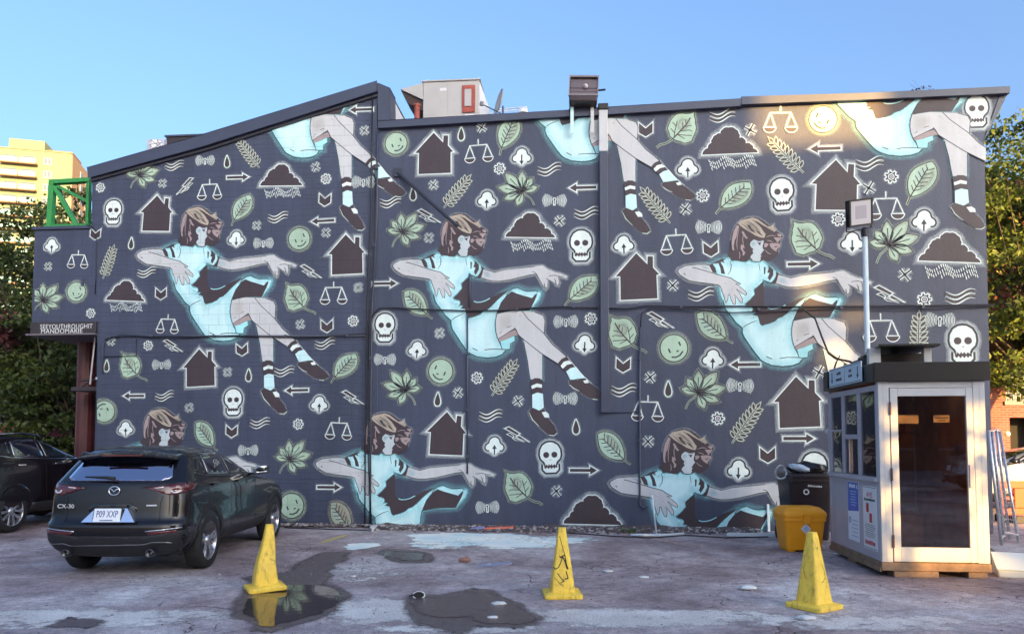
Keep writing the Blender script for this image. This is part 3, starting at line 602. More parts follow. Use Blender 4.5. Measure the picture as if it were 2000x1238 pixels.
# ================================================================ the mural (paint on the wall, in thin coats)
COAT = .0011
def area2(p): return sum(p[i][0]*p[(i+1)%len(p)][1]-p[(i+1)%len(p)][0]*p[i][1] for i in range(len(p)))
class Art:
    """flat painted shapes in picture-like coordinates (x right, y down); lay = which coat of paint"""
    def __init__(s): s.v = []; s.c = []; s.f = []; s.m = []; s.mats = []
    def mi(s, m):
        if m not in s.mats: s.mats.append(m)
        return s.mats.index(m)
    def put(s, vs, fs, m, lay, cov):
        b = len(s.v); k = s.mi(m)
        s.v += [(x, y, lay) for x, y in vs]; s.c += cov; s.f += [tuple(b+i for i in f) for f in fs]; s.m += [k]*len(fs)
    def fill(s, p, m, lay=2, cov=1.0):
        t = geometry.tessellate_polygon([[Vector((x, y, 0)) for x, y in p]])
        s.put(p, [tuple(q) for q in t], m, lay, [cov]*len(p))
    def soft(s, p, m, lay=2.5, cov=.9):
        """a patch that fades from its middle to its rim"""
        p = smooth_px(p, True, 2); cx = sum(q[0] for q in p)/len(p); cy = sum(q[1] for q in p)/len(p); n = len(p); vs = [(cx, cy)]; cv = [cov]; fs = [(0,1+i,1+(i+1)%n) for i in range(n)]
        for r, (t, c) in enumerate(((.3,.92),(.5,.7),(.7,.4),(.85,.15),(1,0))):
            vs += [(cx+(x-cx)*t, cy+(y-cy)*t) for x, y in p]; cv += [cov*c]*n
            if r: fs += [(1+(r-1)*n+i,1+r*n+i,1+r*n+(i+1)%n,1+(r-1)*n+(i+1)%n) for i in range(n)]
        s.put(vs, fs, m, lay, cv)
    @staticmethod
    def norms(p, closed):
        n = len(p); out = []
        for i in range(n):
            a = Vector(p[(i-1) % n] if closed or i > 0 else p[i]); b = Vector(p[i]); c = Vector(p[(i+1) % n] if closed or i < n-1 else p[i])
            d1 = (b-a); d2 = (c-b); d1 = d1.normalized() if d1.length > 1e-6 else None; d2 = d2.normalized() if d2.length > 1e-6 else None
            if d1 is None: d1 = d2
            if d2 is None: d2 = d1
            if d1 is None: out.append(Vector((0,1))); continue
            n1 = Vector((-d1.y, d1.x)); n2 = Vector((-d2.y, d2.x)); m = n1 + n2
            if m.length < .3: m = n1
            m.normalize(); out.append(m / max(.45, m.dot(n1)))
        return out
    def stroke(s, p, w, m, lay=3, closed=False, cov=1.0, taper=False):
        nr = s.norms(p, closed); n = len(p); vs = []
        for i in range(n):
            k = w/2 * (max(.25, math.sin(math.pi*(i+.5)/n)) if taper else 1.0)
            vs += [(p[i][0]+nr[i].x*k, p[i][1]+nr[i].y*k), (p[i][0]-nr[i].x*k, p[i][1]-nr[i].y*k)]
        fs = [(2*i, 2*i+1, 2*((i+1)%n)+1, 2*((i+1)%n)) for i in range(n if closed else n-1)]
        s.put(vs, fs, m, lay, [cov]*len(vs))
    def glow(s, p, w, m, lay=1, cov=.75, closed=True, inner=0.0):
        """overspray: full at the line, gone at distance w"""
        nr = s.norms(p, closed); n = len(p); sg = (-1 if area2(p) > 0 else 1) if closed else 1
        if w < 0: sg, w = -sg, -w
        for side in ((sg,) if closed else (1, -1)):
            vs = []; cv = []
            for d, c in ((-inner, cov), (w*.35, cov*.55), (w, 0.0)):
                vs += [(p[i][0]+nr[i].x*d*side, p[i][1]+nr[i].y*d*side) for i in range(n)]; cv += [c]*n
            fs = [(r*n+i, r*n+(i+1)%n, (r+1)*n+(i+1)%n, (r+1)*n+i) for r in range(2) for i in range(n if closed else n-1)]
            s.put(vs, fs, m, lay, cv)
    def mesh(s, name, T, base=.010, clips=()):
        me = bpy.data.meshes.new(name); vs = []
        for x, y, l in s.v: a, z = T(x, y); vs.append((a, -(base + l*COAT), z))
        me.from_pydata(vs, [], s.f)
        for m in s.mats: me.materials.append(m)
        me.polygons.foreach_set('material_index', s.m)
        at_ = me.attributes.new('cover', 'FLOAT', 'POINT'); at_.data.foreach_set('value', s.c)
        if clips:
            bm = bmesh.new(); bm.from_mesh(me)
            for co, no in clips:
                bmesh.ops.bisect_plane(bm, geom=bm.verts[:]+bm.edges[:]+bm.faces[:], plane_co=co, plane_no=no, clear_outer=True)
            bm.to_mesh(me); bm.free()
        bm = bmesh.new(); bm.from_mesh(me)                    # all faces look out of the wall
        for f in bm.faces:
            if f.normal.y > 0: f.normal_flip()
        bm.to_mesh(me); bm.free()
        me.update(); return me
def circ(cx, cy, r, n=28, ry=None, a0=0.0): return [(cx+r*math.cos(a0+2*math.pi*i/n), cy+(ry or r)*math.sin(a0+2*math.pi*i/n)) for i in range(n)]
def smooth_px(p, closed=True, it=2):
    for _ in range(it):
        q = []; n = len(p)
        for i in range(n if closed else n-1):
            a, b = p[i], p[(i+1) % n]; q += [(.75*a[0]+.25*b[0], .75*a[1]+.25*b[1]), (.25*a[0]+.75*b[0], .25*a[1]+.75*b[1])]
        p = q if closed else [p[0]] + q + [p[-1]]
    return p
def rel(px, c, k): return [((x-c[0])/k, (y-c[1])/k) for x, y in px]

P_lf = wall_paint('pale_sage_line_paint', (.50,.56,.48), var=.08)
# ---------------------------------------------------------------- the stencils
def st_house(A):
    p = rel([(872,45),(965,150),(970,80),(1025,85),(1022,190),(1080,260),(1050,265),(1050,480),(710,480),(715,262),(670,258)], (875,265), 5.053)
    A.glow(p, 8, P_glow, 1, .7); A.fill(p, P_dark, 2); A.stroke(p, 1.65, P_white, 3, True)
def st_skull(A):
    cr = [(-11,14),(-13,9),(-19,3),(-21,-5),(-20,-15),(-15,-24),(-7,-29),(0,-30),(7,-29),(15,-24),(20,-15),(21,-5),(19,3),(13,9),(11,14)]
    jaw = [(-16,12),(-16,23),(-10,29.5),(10,29.5),(16,23),(16,12)]
    full = cr[:] + [(17.5,12),(17.5,24),(11,31),(-11,31),(-17.5,24),(-17.5,12)]
    A.glow(full, 8, P_glow, 1, .95, inner=1); A.fill(full, P_white, 2);
    A.stroke(cr, 3.3, P_line, 3); A.stroke(jaw, 3.4, P_line, 3)
    for s in (-1, 1): A.fill(circ(7.6*s, -5, 5.6, 16), P_dark, 3.4)
    A.fill([(-1.8,5),(0,2.5),(1.8,5)], P_shade, 3.4)
    A.fill([(-12.5,12),(-10.5,15),(-8,12.5),(-5.5,15.5),(-3,12),(-1,15),(1.5,12),(4,15.5),(6.5,12.5),(9.5,15),(12.5,12),(12,20),(9,18),(7,21),(4,18),(1.5,21.5),(-1.5,18),(-4,21.5),(-7,18),(-9.5,21),(-12,19)], P_dark, 3.4)
def st_scales(A, dim=False):
    w = 1.5
    segs = [[(0,-25),(0,-13)],[(-18,-13),(18,-13)]]
    for s in (-1, 1): segs += [[(17*s,-13),(27*s,12)],[(17*s,-13),(9*s,12)],[(28*s,12),(8*s,12)]]
    for q in segs: A.glow(q, 3.2, P_glow, 1, .55, closed=False); A.stroke(q, w, P_white if not dim else P_sage, 3)
    for s in (-1, 1):
        b = [(18*s+10.5*math.cos(a), 12+9.5*math.sin(a)) for a in [math.pi*i/10 for i in range(11)]]
        A.fill(b, P_dark, 2.5); A.stroke(b, w, P_white if not dim else P_sage, 3)
def st_cloud(A):
    p = rel([(790,632),(830,580),(855,545),(865,515),(890,490),(920,480),(935,455),(980,442),(1030,458),(1050,490),(1055,518),(1085,530),(1095,560),(1130,570),(1145,600),(1175,635)], (983,580), 3.994)
    q = []
    for i in range(len(p)):
        a, b = Vector(p[i]), Vector(p[(i+1) % len(p)]); d = b-a; n = Vector((d.y, -d.x)); q.append(tuple(a))
        if i < len(p)-1: q += [tuple(a+d*.3+n*.16), tuple(a+d*.7+n*.16)]
    p = q
    A.glow(p, 8, P_glow, 1, .6); A.fill(p, P_dark, 2); A.stroke(p, 1.5, P_white, 3, True)
    rn = random.Random(5)
    for i in range(23):
        x = -37 + i*3.4; y0 = 19 + 5*math.sin(i*.55) + 2
        for j in range(3):
            y = y0 + j*7 + rn.uniform(-1, 1)
            if j == 2 and math.sin(i*.55) > .3: continue
            A.stroke([(x+j*2.2, y), (x+j*2.2+1.8, y+5.2)], 1.25, P_white, 3)
def st_cup(A, down=False):
    p = smooth_px([(-15,10),(-19,5),(-17,-2),(-11,-5),(-10,-12),(-3,-17),(4,-17),(10,-12),(11,-5),(17,-2),(19,5),(15,10),(6,11),(0,18),(-6,11)], True, 2)
    A.glow(p, 7, P_glow, 1, .95, inner=1); A.fill(p, P_white, 2)
    o = smooth_px([(-10,10),(-15,10),(-19,5),(-17,-2),(-11,-5),(-10,-12),(-3,-17),(4,-17),(10,-12),(11,-5),(17,-2),(19,5),(15,10),(10,10)], False, 2)
    A.stroke(o, 2.7, P_line, 3)
    if down: A.stroke([(0,-4),(0,11)], 2.5, P_line, 3.2); A.fill([(-4,8),(4,8),(0,16)], P_line, 3.2)
    else: A.stroke([(0,17),(0,4)], 2.5, P_line, 3.2); A.fill([(-4.5,6),(4.5,6),(0,-2)], P_line, 3.2)
def st_cdown(A): st_cup(A, True)
def st_elm(A):
    c = (1032, 1090); k = 3.994
    p = rel([(940,975),(970,988),(1000,990),(1030,984),(1065,988),(1090,1010),(1112,1040),(1122,1065),(1132,1095),(1122,1120),(1115,1150),(1095,1170),(1075,1182),(1040,1193),(1010,1206),(985,1200),(960,1190),(952,1165),(945,1150),(932,1120),(928,1090),(936,1060),(935,1035),(944,1005)], c, k)
    A.glow(p, 6, P_lglow, 1, .7); A.fill(p, P_mint, 2); A.soft(rel([(960,1000),(1060,1000),(1090,1080),(1050,1140),(960,1120)], c, k), P_lglow, 2.3, .8)
    A.stroke(p, 1.5, P_line, 3, True)
    stem = rel([(1085,1162),(1115,1188),(1150,1205),(1182,1212),(1208,1232)], c, k); A.stroke(stem, 4.4, P_sage, 1.6); A.stroke(stem, 1.8, P_line, 3)
    for q in ([(970,1020),(1000,1070),(1040,1115),(1085,1162)],[(1085,1162),(1078,1110),(1062,1045)],[(1000,1070),(1004,1035)],[(1022,1095),(1026,1050)],[(1010,1085),(960,1075)],[(1040,1115),(975,1110),(955,1120)],[(1062,1140),(1000,1148),(960,1150)],[(1062,1140),(1010,1172)],[(1080,1130),(1108,1095)],[(1070,1080),(1095,1050)]):
        A.stroke(rel(q, c, k), 2.4 if len(q) == 4 else 1.4, P_dark, 3)
def st_oval(A, tan=False):
    up = [(-30,1),(-22,-9),(-8,-18),(8,-20),(22,-14),(36,-3)]; lo = [(36,-1),(32,9),(20,18),(4,20),(-12,15),(-24,8)]
    p = smooth_px(up + lo, True, 1)
    A.glow(p, 6, P_lglow if not tan else P_tglow, 1, .7); A.fill(p, P_mint if not tan else P_sage, 2); A.soft([(x*.9+3, y*.55+7) for x, y in p], P_lglow if not tan else P_tglow, 2.3, .75); A.soft([(x*.6+6, y*.5-6) for x, y in p], P_pale, 2.35, .25)
    A.stroke(p, 1.5, P_line, 3, True)
    A.stroke([(-44,4),(-36,2),(-30,1)], 4.0, P_sage, 1.6); A.stroke([(-43,4),(-30,1),(-8,0),(24,-2)], 1.9, P_dark, 3)
    for i in range(6):
        x = -20 + i*8.0; l = 12 - abs(i-2.4)*1.7
        A.stroke([(x, .5), (x+7, -l)], 1.5, P_dark, 3); A.stroke([(x+1, .5), (x+9, l*.95)], 1.5, P_dark, 3)
def st_maple(A):
    c = (1590, 190); k = 3.994
    for t, w in (((1470,160),7),((1508,88),8),((1588,28),8.5),((1720,35),10),((1782,140),9.5),((1738,240),8),((1640,297),8)):
        T = Vector(((t[0]-c[0])/k, (t[1]-c[1])/k)); d = T.normalized(); n = Vector((-d.y, d.x)); L_ = T.length
        prof = [(.04,.1),(.25,.62),(.45,.95),(.6,1.0),(.75,.82),(.9,.40),(1.0,0)]
        p = [d*L_*a + n*w*b for a, b in prof] + [d*L_*a - n*w*b for a, b in prof[-2::-1]]; p = [(q.x, q.y) for q in p]
        A.glow(p, 4.5, P_lglow, 1, .6); A.fill(p, P_sage, 2); A.soft([(d*L_*.55 + (Vector(q)-d*L_*.55)*.8)[:] for q in p], P_mint, 2.3) if False else A.fill([tuple((d*L_*.55 + (Vector(q)-d*L_*.55)*.68)[:]) for q in p], P_mint, 2.3)
        A.stroke(p, 1.4, P_line, 3, True); A.stroke([(d*L_*.08)[:], (d*L_*.7)[:]], 1.6, P_dark, 3.2)
    st = rel([(1585,200),(1560,225),(1535,245),(1518,275),(1508,303)], c, k); A.stroke(st, 3.6, P_sage, 1.6); A.stroke(st, 1.2, P_line, 3)
def st_fern(A):
    A.stroke([(-42,0),(-10,-1),(30,0)], 3.4, P_lf, 1.8); A.stroke([(-42,0),(-10,-1),(30,0)], 1.5, P_line, 3.2)
    for i in range(8):
        x = -32 + i*8.0
        for s in (-1, 1):
            L_ = 17 - abs(i-3.5)*.6; an = R(66 - i*3.5)*s; d = Vector((math.cos(an), math.sin(an))); n = Vector((-d.y, d.x)); o = Vector((x, 0))
            p = [(o + d*L_*a + n*2.9*b)[:] for a, b in ((.1,0),(.3,.75),(.55,1),(.8,.8),(1,0),(.8,-.8),(.55,-1),(.3,-.75))]
            A.glow(p, 2.6, P_lglow, 1, .5); A.fill(p, P_dark, 2.2); A.stroke(p, 1.3, P_lf, 3, True)
    p = [(28,0),(36,-3),(44,0),(36,3)]; A.fill(p, P_dark, 2.2); A.stroke(p, 1.3, P_lf, 3, True)
def st_smile(A):
    p = circ(0, 0, 23, 36)
    A.glow(p, 8, P_lglow, 1, .8); A.fill(p, P_mint, 2); A.stroke(p, 1.8, P_line, 3, True)
    A.stroke([(-9,1),(-6,8)], 2.6, P_line, 3); A.stroke([(8,-11),(11,-4)], 2.6, P_line, 3); A.stroke([(4,6),(8,4)], 2.2, P_line, 3)
    A.stroke([(-4,15),(3,15.5),(10,12),(15,5)], 2.4, P_line, 3)
def st_arrow(A):
    p = [(-26,-3.6),(11,-3.6),(11,-9),(26,0),(11,9),(11,3.6),(-26,3.6)]
    A.glow(p, 4.5, P_glow, 1, .7); A.fill(p, P_dark, 2); A.stroke(p, 1.65, P_white, 3, True)
def st_wave(A):
    def wv(y): return [(-22+i*2.6, y + 4.2*math.sin(-.6+i*.37) - i*.25) for i in range(18)]
    A.glow(wv(0), 10, P_glow, 1, .35, closed=False); A.stroke(wv(-4), 3.2, P_dark, 2); A.stroke(wv(4), 3.2, P_dark, 2)
    for y in (-7, 0, 7): A.stroke(wv(y), 1.9, P_white, 3, taper=True)
def st_bolt(A):
    a = [(-23,-14),(-15,-17),(6,-3),(2,-1),(24,14),(4,7),(-2,2),(2,1)]
    A.glow(a, 3.5, P_glow, 1, .55); A.fill(a, P_dark, 2); A.stroke(a, 1.3, P_white, 3, True)
    b = [(-20,-3),(-13,-5),(-6,1),(-8,3),(14,13),(-4,9),(-9,5),(-7,4)]; A.fill(b, P_line, 2); A.stroke(b, 1.2, P_white, 3, True)
def st_x(A):
    for q in ([(-8,-7.5),(8,8)],[(7.5,-9),(-8,8)]):
        A.glow(q, 7.5, P_glow, 1, .75, closed=False); A.stroke(q, 5.0, P_white, 2)
    for q in ([(-8,-7.5),(8,8)],[(7.5,-9),(-8,8)]): A.stroke(q, 2.7, P_line, 3)
def st_nut(A):
    p = []
    for i in range(7):
        for da, r in ((-.30,7.8),(-.16,10.6),(.16,10.6),(.30,7.8)): p.append((r*math.cos(2*math.pi*i/7+da), r*math.sin(2*math.pi*i/7+da)))
    A.glow(p, 3.5, P_glow, 1, .6); A.fill(p, P_line, 1.6); A.stroke(p, 1.6, P_white, 3, True); A.stroke(circ(0,0,4.6,18), 1.3, P_white, 3, True); A.fill(circ(0,0,3.2,14), P_shade, 2.6)
def st_drop(A):
    p = smooth_px([(0,-16),(3,-9),(6,0),(6.5,8),(3,13),(-3,13),(-6.5,8),(-6,0),(-3,-9)], True, 1)
    A.glow(p, 4.5, P_glow, 1, .55); A.fill(p, P_dark, 2); A.stroke(p, 1.8, P_mintw, 3, True)
def st_chev(A):
    p = [(-13,-14),(0,-3),(13,-14),(13,6),(0,14),(-13,6)]
    A.glow(p, 4.5, P_glow, 1, .5); A.fill(p, P_dark, 2); A.stroke(p, 1.5, P_white, 3, True)
def st_wifi(A):
    for s in (-1, 1):
        for r, h in ((7,7.5),(11.8,9.8),(16.4,11.2),(20.8,11.6)):
            q = [(s*(r - 3.2*(t/8)**2*(r/14)), h*t/8) for t in range(-8, 9, 2)]
            A.glow(q, 4.0, P_glow, 1, .6, closed=False); A.stroke(q, 3.3, P_white, 2, taper=True); A.stroke(q, 1.3, P_line, 3, taper=True)
    A.fill(circ(0,-2,3.6,14), P_white, 2.2); A.stroke([(0,0),(0,10)], 4.6, P_white, 2.2); A.fill(circ(0,-2,2.0,12), P_line, 3.2); A.stroke([(0,-1),(0,8)], 1.5, P_line, 3.2)
STENCIL = {'house':(st_house,'painted_house'),'skull':(st_skull,'painted_skull'),'scales':(st_scales,'painted_scales'),'cloud':(st_cloud,'painted_raincloud'),'cup':(st_cup,'painted_cloud'),'cdown':(st_cdown,'painted_cloud'),
 'elm':(st_elm,'painted_round_leaf'),'oval':(st_oval,'painted_pointed_leaf'),'otan':(lambda A: st_oval(A, True),'painted_pointed_leaf'),'maple':(st_maple,'painted_lobed_leaf'),'fern':(st_fern,'painted_fern'),'smile':(st_smile,'painted_smiling_face'),
 'arrow':(st_arrow,'painted_arrow'),'wave':(st_wave,'painted_waves'),'bolt':(st_bolt,'painted_lightning'),'x':(st_x,'painted_cross'),'nut':(st_nut,'painted_nut'),'drop':(st_drop,'painted_drop'),'chev':(st_chev,'painted_chevron'),'wifi':(st_wifi,'painted_signal')}
# kind, u, v, [turn in degrees, mirrored, size, clipped]
PLACE = """cup 102 480;scales 153 508 0 0 .95;x 95 521;maple 84 588 0 0 1 L;smile 150 570 0 0 1.02;nut 178 612;chev 187 458 -4;fern 213 512 72;drop 257 476;wave 287 534;cloud 246 577;chev 315 574;scales 328 634 0 0 .95;x 218 667;nut 290 675;bolt 339 677;elm 256 714;drop 209 715;wifi 316 712;house 391 718;x 445 727;drop 486 733;chev 473 683;nut 197 367;maple 272 344 0 0 .95 A;skull 222 415;house 306 417;wave 341 326;wifi 401 314;drop 444 317;x 318 359;bolt 362 365 12 1;arrow 465 347;scales 410 372 0 0 1.02;oval 472 408 55;fern 486 301 128;cloud 550 352;x 617 327 10;nut 637 350;chev 635 391;wifi 710 356 0 0 1.1;arrow 706 215 180;x 712 256;wave 543 427;arrow 631 432 182;x 502 441;cdown 462 467;wifi 515 475;smile 585 467 0 0 1.03;x 637 455;house 677 497;bolt 608 532;elm 580 581;scales 652 574 0 0 1.03;x 700 562;x 587 634;chev 639 637;nut 690 627;wave 635 673;wave 555 727;oval 673 716 45;arrow 580 762 181;cup 624 789;bolt 690 778;wave 508 828;nut 583 828;scales 662 838;skull 456 785;x 370 796;arrow 262 773 180;wave 322 775;smile 204 803 180 0 1.05 W;cup 246 837;chev 453 842;oval 402 850 125;wifi 485 879;maple 565 898 0 0 1.02;arrow 643 951;smile 570 987 0 0 1.15;otan 668 1010 125 0 1.05;smile 774 281;house 848 300;drop 901 263;x 941 250;oval 992 262 64 0 1 B;scales 935 297;nut 976 330;x 847 362;fern 893 375 50;cup 951 391;drop 807 380;wave 763 397;bolt 838 424;maple 785 455;x 838 465;arrow 752 554;oval 814 594 132;skull 752 640;x 859 651;cup 815 683;wifi 752 702;smile 861 725 0 1 1.05;maple 793 763 0 1;nut 932 738;drop 855 780;x 895 767;house 872 846;wave 958 814;cup 966 870;bolt 1010 850;fern 985 738 55;x 1012 783;wifi 1104 778;drop 1125 834;skull 1075 893;elm 1013 950;wifi 952 990;x 1087 959;cloud 1157 1008 0 0 1.1;arrow 1140 918;oval 1196 874 132;cdown 1019 307;wave 1073 334;maple 1021 375 0 1;wifi 1083 392;arrow 1138 367 180;wave 1145 419;x 1093 432;cloud 1036 451;skull 1135 480;oval 1137 565 38;wifi 1105 628;nut 1154 623;cdown 1142 672;chev 1261 254;elm 1331 250 0 1;wave 1411 229;x 1465 255;cloud 1425 287;cup 1343 329;oval 1434 384 38;nut 1372 383;fern 1280 402 128;x 1339 409;wifi 1384 444;scales 1321 474;cup 1218 478;chev 1388 487;house 1245 540;x 1314 558;wave 1369 577;elm 1217 650;bolt 1290 627;oval 1392 639 135;smile 1316 680 0 0 1.05;cup 1392 701;arrow 1455 712 180;chev 1217 713;x 1270 737;wave 1218 764;drop 1305 760;maple 1363 768;wifi 1445 753;scales 1265 799;nut 1402 817;fern 1457 826 55;x 1266 862;cdown 1442 917;house 1558 785;arrow 1560 856;chev 1499 888;skull 1590 918;scales 1524 236;smile 1607 234 0 1;fern 1535 304 132;arrow 1611 291 180;wave 1698 323;nut 1740 346;house 1632 362;x 1697 368;oval 1797 354 55;skull 1527 380 0 0 .95;skull 1907 218 0 0 .87;scales 1730 404;cup 1804 431;nut 1637 429;elm 1576 465;arrow 1568 516;cdown 1664 474;maple 1735 480;x 1767 537;cloud 1854 496 0 0 .98;bolt 1737 577;nut 1805 585;wave 1875 582;scales 1720 642;wifi 1835 625;fern 1794 660 88;skull 1880 672 0 0 1.02;x 1600 727"""
def edge_plane(p, q, keep):
    """clip plane through two wall points, keeping the side of a third"""
    (x0, z0), (x1, z1), (xk, zk) = W(*p), W(*q), W(*keep)
    n = Vector((-(z1-z0), 0, x1-x0)).normalized()
    if n.dot(Vector((xk-x0, 0, zk-z0))) > 0: n = -n
    return (Vector((x0, 0, z0)), n)
CL = {'A': [edge_plane((180,356),(737,190),(400,600))], 'B': [edge_plane((742,254),(1445,213),(1000,600))], 'C': [edge_plane((1446,209),(1966,188),(1600,600)), edge_plane((1924,268),(1930,600),(1500,500))],
      'L': [edge_plane((68.5,450),(68.5,628),(150,500)), edge_plane((60,627),(190,627),(100,500))], 'W': [edge_plane((190.5,700),(190.5,1000),(400,800))]}
MPP = .00941; cache = {}
for i, it in enumerate(PLACE.split(';')):
    f = it.split(); kind, u, v = f[0], float(f[1]), float(f[2]); turn = R(float(f[3])) if len(f) > 3 else 0.0; mir = len(f) > 4 and f[4] == '1'; sz = float(f[5]) if len(f) > 5 else 1.0; cl = f[6] if len(f) > 6 else None
    sz *= 1 + .0002*(u-880); fn, nm = STENCIL[kind]
    if kind == 'x': turn += R(random.uniform(-14, 14))
    elif kind not in ('oval','otan','fern','arrow','smile'): turn += R(random.uniform(-3, 3))
    if kind not in cache:
        A = Art(); fn(A); cache[kind] = (A, A.mesh(nm, lambda x, y: (x*MPP, -y*MPP), base=0.0))
    A, me = cache[kind]
    if cl:
        c_, s_ = math.cos(-turn), math.sin(-turn)
        def T(x, y):
            if mir: x = -x
            return W(u + sz*(x*c_ - y*s_), v + sz*(x*s_ + y*c_))
        link(nm, A.mesh(nm, T, .010, CL[cl]), BLD)
    else:
        a, z = W(u, v); o = link(nm, me, BLD, (a, -.010, z), (0, -turn, 0), (sz*(-1 if mir else 1), 1, sz))

# ---------------------------------------------------------------- the falling girl, traced once and stencilled nine times
def zz(u0, v0, k):
    return lambda *p: [(u0 + x/k, v0 + y/k) for x, y in p]
H = zz(830,410,12.38); T_ = zz(765,490,10.316); K = zz(850,560,8.536); Lg = zz(960,590,4.585); Ra = zz(930,490,10.316)
def girl(legs=True):
    A = Art()
    shirt = T_((630,180),(800,95),(950,50),(1020,62),(1030,105),(1160,95),(1290,130),(1350,95),(1400,125),(1540,122),(1600,100),(1690,185),(1890,345),(1870,430),(1825,545),(1740,525),(1640,500),(1600,480),(1590,530),(1440,660),(1455,760),(1380,850),(1270,940),(1300,985),(1400,1010),(1440,1060),(1400,1110),(1500,1110),(1480,1160),(1550,1190)) + K((560,480),(590,522),(700,490),(780,455),(830,405),(900,380),(960,330),(1050,230),(1150,140),(1240,75),(1330,35),(1400,20),(1470,50),(1540,75),(1620,80),(1720,72),(1780,85),(1790,130),(1750,225),(1645,350),(1600,405),(1280,405),(1060,450),(1035,560),(1030,660),(1040,760),(1065,850),(1105,930),(1230,870),(1340,830),(1330,890),(1280,960),(1270,1040),(1200,1065),(1150,1130),(1050,1172),(900,1190),(730,1170),(620,1125),(560,1080),(480,970),(400,850),(310,710),(288,640),(290,570),(190,480),(120,380),(30,260),(0,130)) + T_((830,760),(800,590),(760,370))
    A.glow(shirt, 11, P_cglow, .5, .5); A.fill(shirt, P_body, 2); A.glow(shirt, -15, P_cedge, 2.3, .42)
    # dark sash, skirt lining
    A.fill(K((606,-183),(620,200),(670,262),(780,262),(930,200),(1100,112),(1290,48),(1240,80),(1150,148),(1050,238),(960,334),(895,388),(830,410),(780,460),(700,495),(590,525),(560,510),(520,372),(440,362),(500,320),(430,302),(450,270),(430,230),(340,200),(330,185),(400,120),(475,31),(466,-51),(590,-167)), P_dark, 3)
    A.stroke(K((672,245),(720,262),(790,258),(860,238),(940,195)), 1.7, P_cyan, 3.4)
    A.fill(K((1310,85),(1400,120),(1500,150),(1640,190),(1720,105),(1715,160),(1690,230),(1600,402),(1450,400),(1280,405),(1070,450),(1062,420),(1130,270),(1220,150)), P_dark, 3)
    A.fill(K((330,345),(390,315),(350,335)), P_line, 3); A.fill(K((440,362),(520,330),(500,352)), P_line, 3); A.fill(K((395,410),(520,390),(450,405)), P_line, 3)
    if legs:
        # legs: far knee, far shin, near leg
        kn = Lg((280,85),(400,92),(475,120),(492,165),(485,290),(400,240)); sh = Lg((300,340),(470,440),(470,690),(362,690),(340,520),(315,400))
        A.glow(kn, 5, P_glow, .6, .35); A.glow(sh, 5, P_cglow, .6, .4)
        A.fill(kn, P_skin, 3); A.stroke(kn[1:5], 1.2, P_line, 3.6); A.fill(sh, P_skin, 3); A.stroke(Lg((305,360),(330,500),(362,690)), 1.0, P_line, 3.6); A.stroke(Lg((470,450),(470,690)), .9, P_line, 3.6)
        nl = Lg((62,110),(120,95),(200,80),(290,85),(340,150),(480,280),(560,380),(680,490),(640,515),(605,550),(460,460),(390,405),(320,350),(260,300),(240,250),(220,235),(170,265),(75,330),(62,300),(50,200))
        A.glow(nl[3:10], 5, P_glow, .7, .4, closed=False); A.fill(nl, P_skin, 4); A.soft(Lg((50,110),(200,80),(230,200),(70,320)), P_tglow, 4.2, .22)
        A.stroke(Lg((290,85),(340,150),(480,280),(560,380),(690,490)), 1.4, P_line, 4.6); A.stroke(Lg((220,228),(260,300),(320,350),(390,405),(460,460),(608,552)), 1.5, P_line, 4.6)
        A.stroke(Lg((75,330),(170,268),(232,240)), 1.1, P_line, 4.6); A.stroke(Lg((150,228),(190,215)), 1.0, P_line, 4.6); A.stroke(Lg((260,122),(280,132)), 1.2, P_shade, 4.6); A.stroke(Lg((85,280),(105,265)), .9, P_line, 4.6)
        A.fill(Lg((75,330),(170,272),(225,248),(262,297),(215,300),(150,332),(88,356)), P_mauve, 3.4)
        fr = Lg((95,352),(150,335),(215,305),(222,350),(190,370),(180,420),(105,424)); A.fill(fr, P_cyan, 3.6); A.stroke(Lg((70,330),(95,370),(108,424),(180,424),(184,374),(222,350)), 1.3, P_line, 3.9)
        # socks and shoes
        for p, m in ((((608,548),(640,510),(682,488),(714,515),(690,525),(645,555),(630,574)),P_dark),(((632,572),(660,535),(706,522),(738,550),(690,562),(652,596)),P_white),(((650,596),(690,562),(742,553),(768,577),(712,592),(677,622)),P_dark),(((683,622),(720,592),(770,578),(812,630),(852,682),(780,692),(723,702)),P_body),
                     (((708,712),(728,690),(780,702),(852,680),(900,730),(980,790),(1018,832),(960,872),(880,852),(800,802),(750,772),(712,737)),P_dark),(((833,705),(870,694),(888,722),(850,727)),P_white),
                     (((360,705),(400,680),(447,682),(470,705),(470,737),(420,725),(368,747)),P_dark),(((370,750),(420,727),(467,738),(465,768),(420,760),(376,778)),P_white),(((372,780),(420,764),(470,770),(472,817),(425,806),(376,822)),P_dark),(((378,828),(425,808),(474,820),(482,942),(440,972),(380,947)),P_body),
                     (((348,977),(378,945),(440,972),(487,960),(522,1040),(572,1100),(602,1170),(570,1197),(520,1182),(440,1112),(388,1062),(353,1012)),P_dark),(((463,985),(500,978),(527,1000),(532,1032),(490,1032)),P_white)):
            q = Lg(*p)
            if len(p) >= 10: A.glow(q, 4, P_glow, .5, .25)
            A.fill(q, m, 4.8 if m is not P_white else 5.0)
        A.stroke(Lg((690,486),(780,600),(845,670),(915,732)), 1.3, P_white, 5.1, taper=True); A.stroke(Lg((712,738),(750,772),(800,795)), 1.2, P_white, 5.1, taper=True); A.stroke(Lg((350,985),(380,1050),(440,1112)), 1.3, P_mintw, 5.1, taper=True); A.stroke(Lg((530,1190),(575,1194),(600,1172)), 1.2, P_mintw, 5.1); A.stroke(Lg((920,868),(965,872)), 1.2, P_mintw, 5.1)
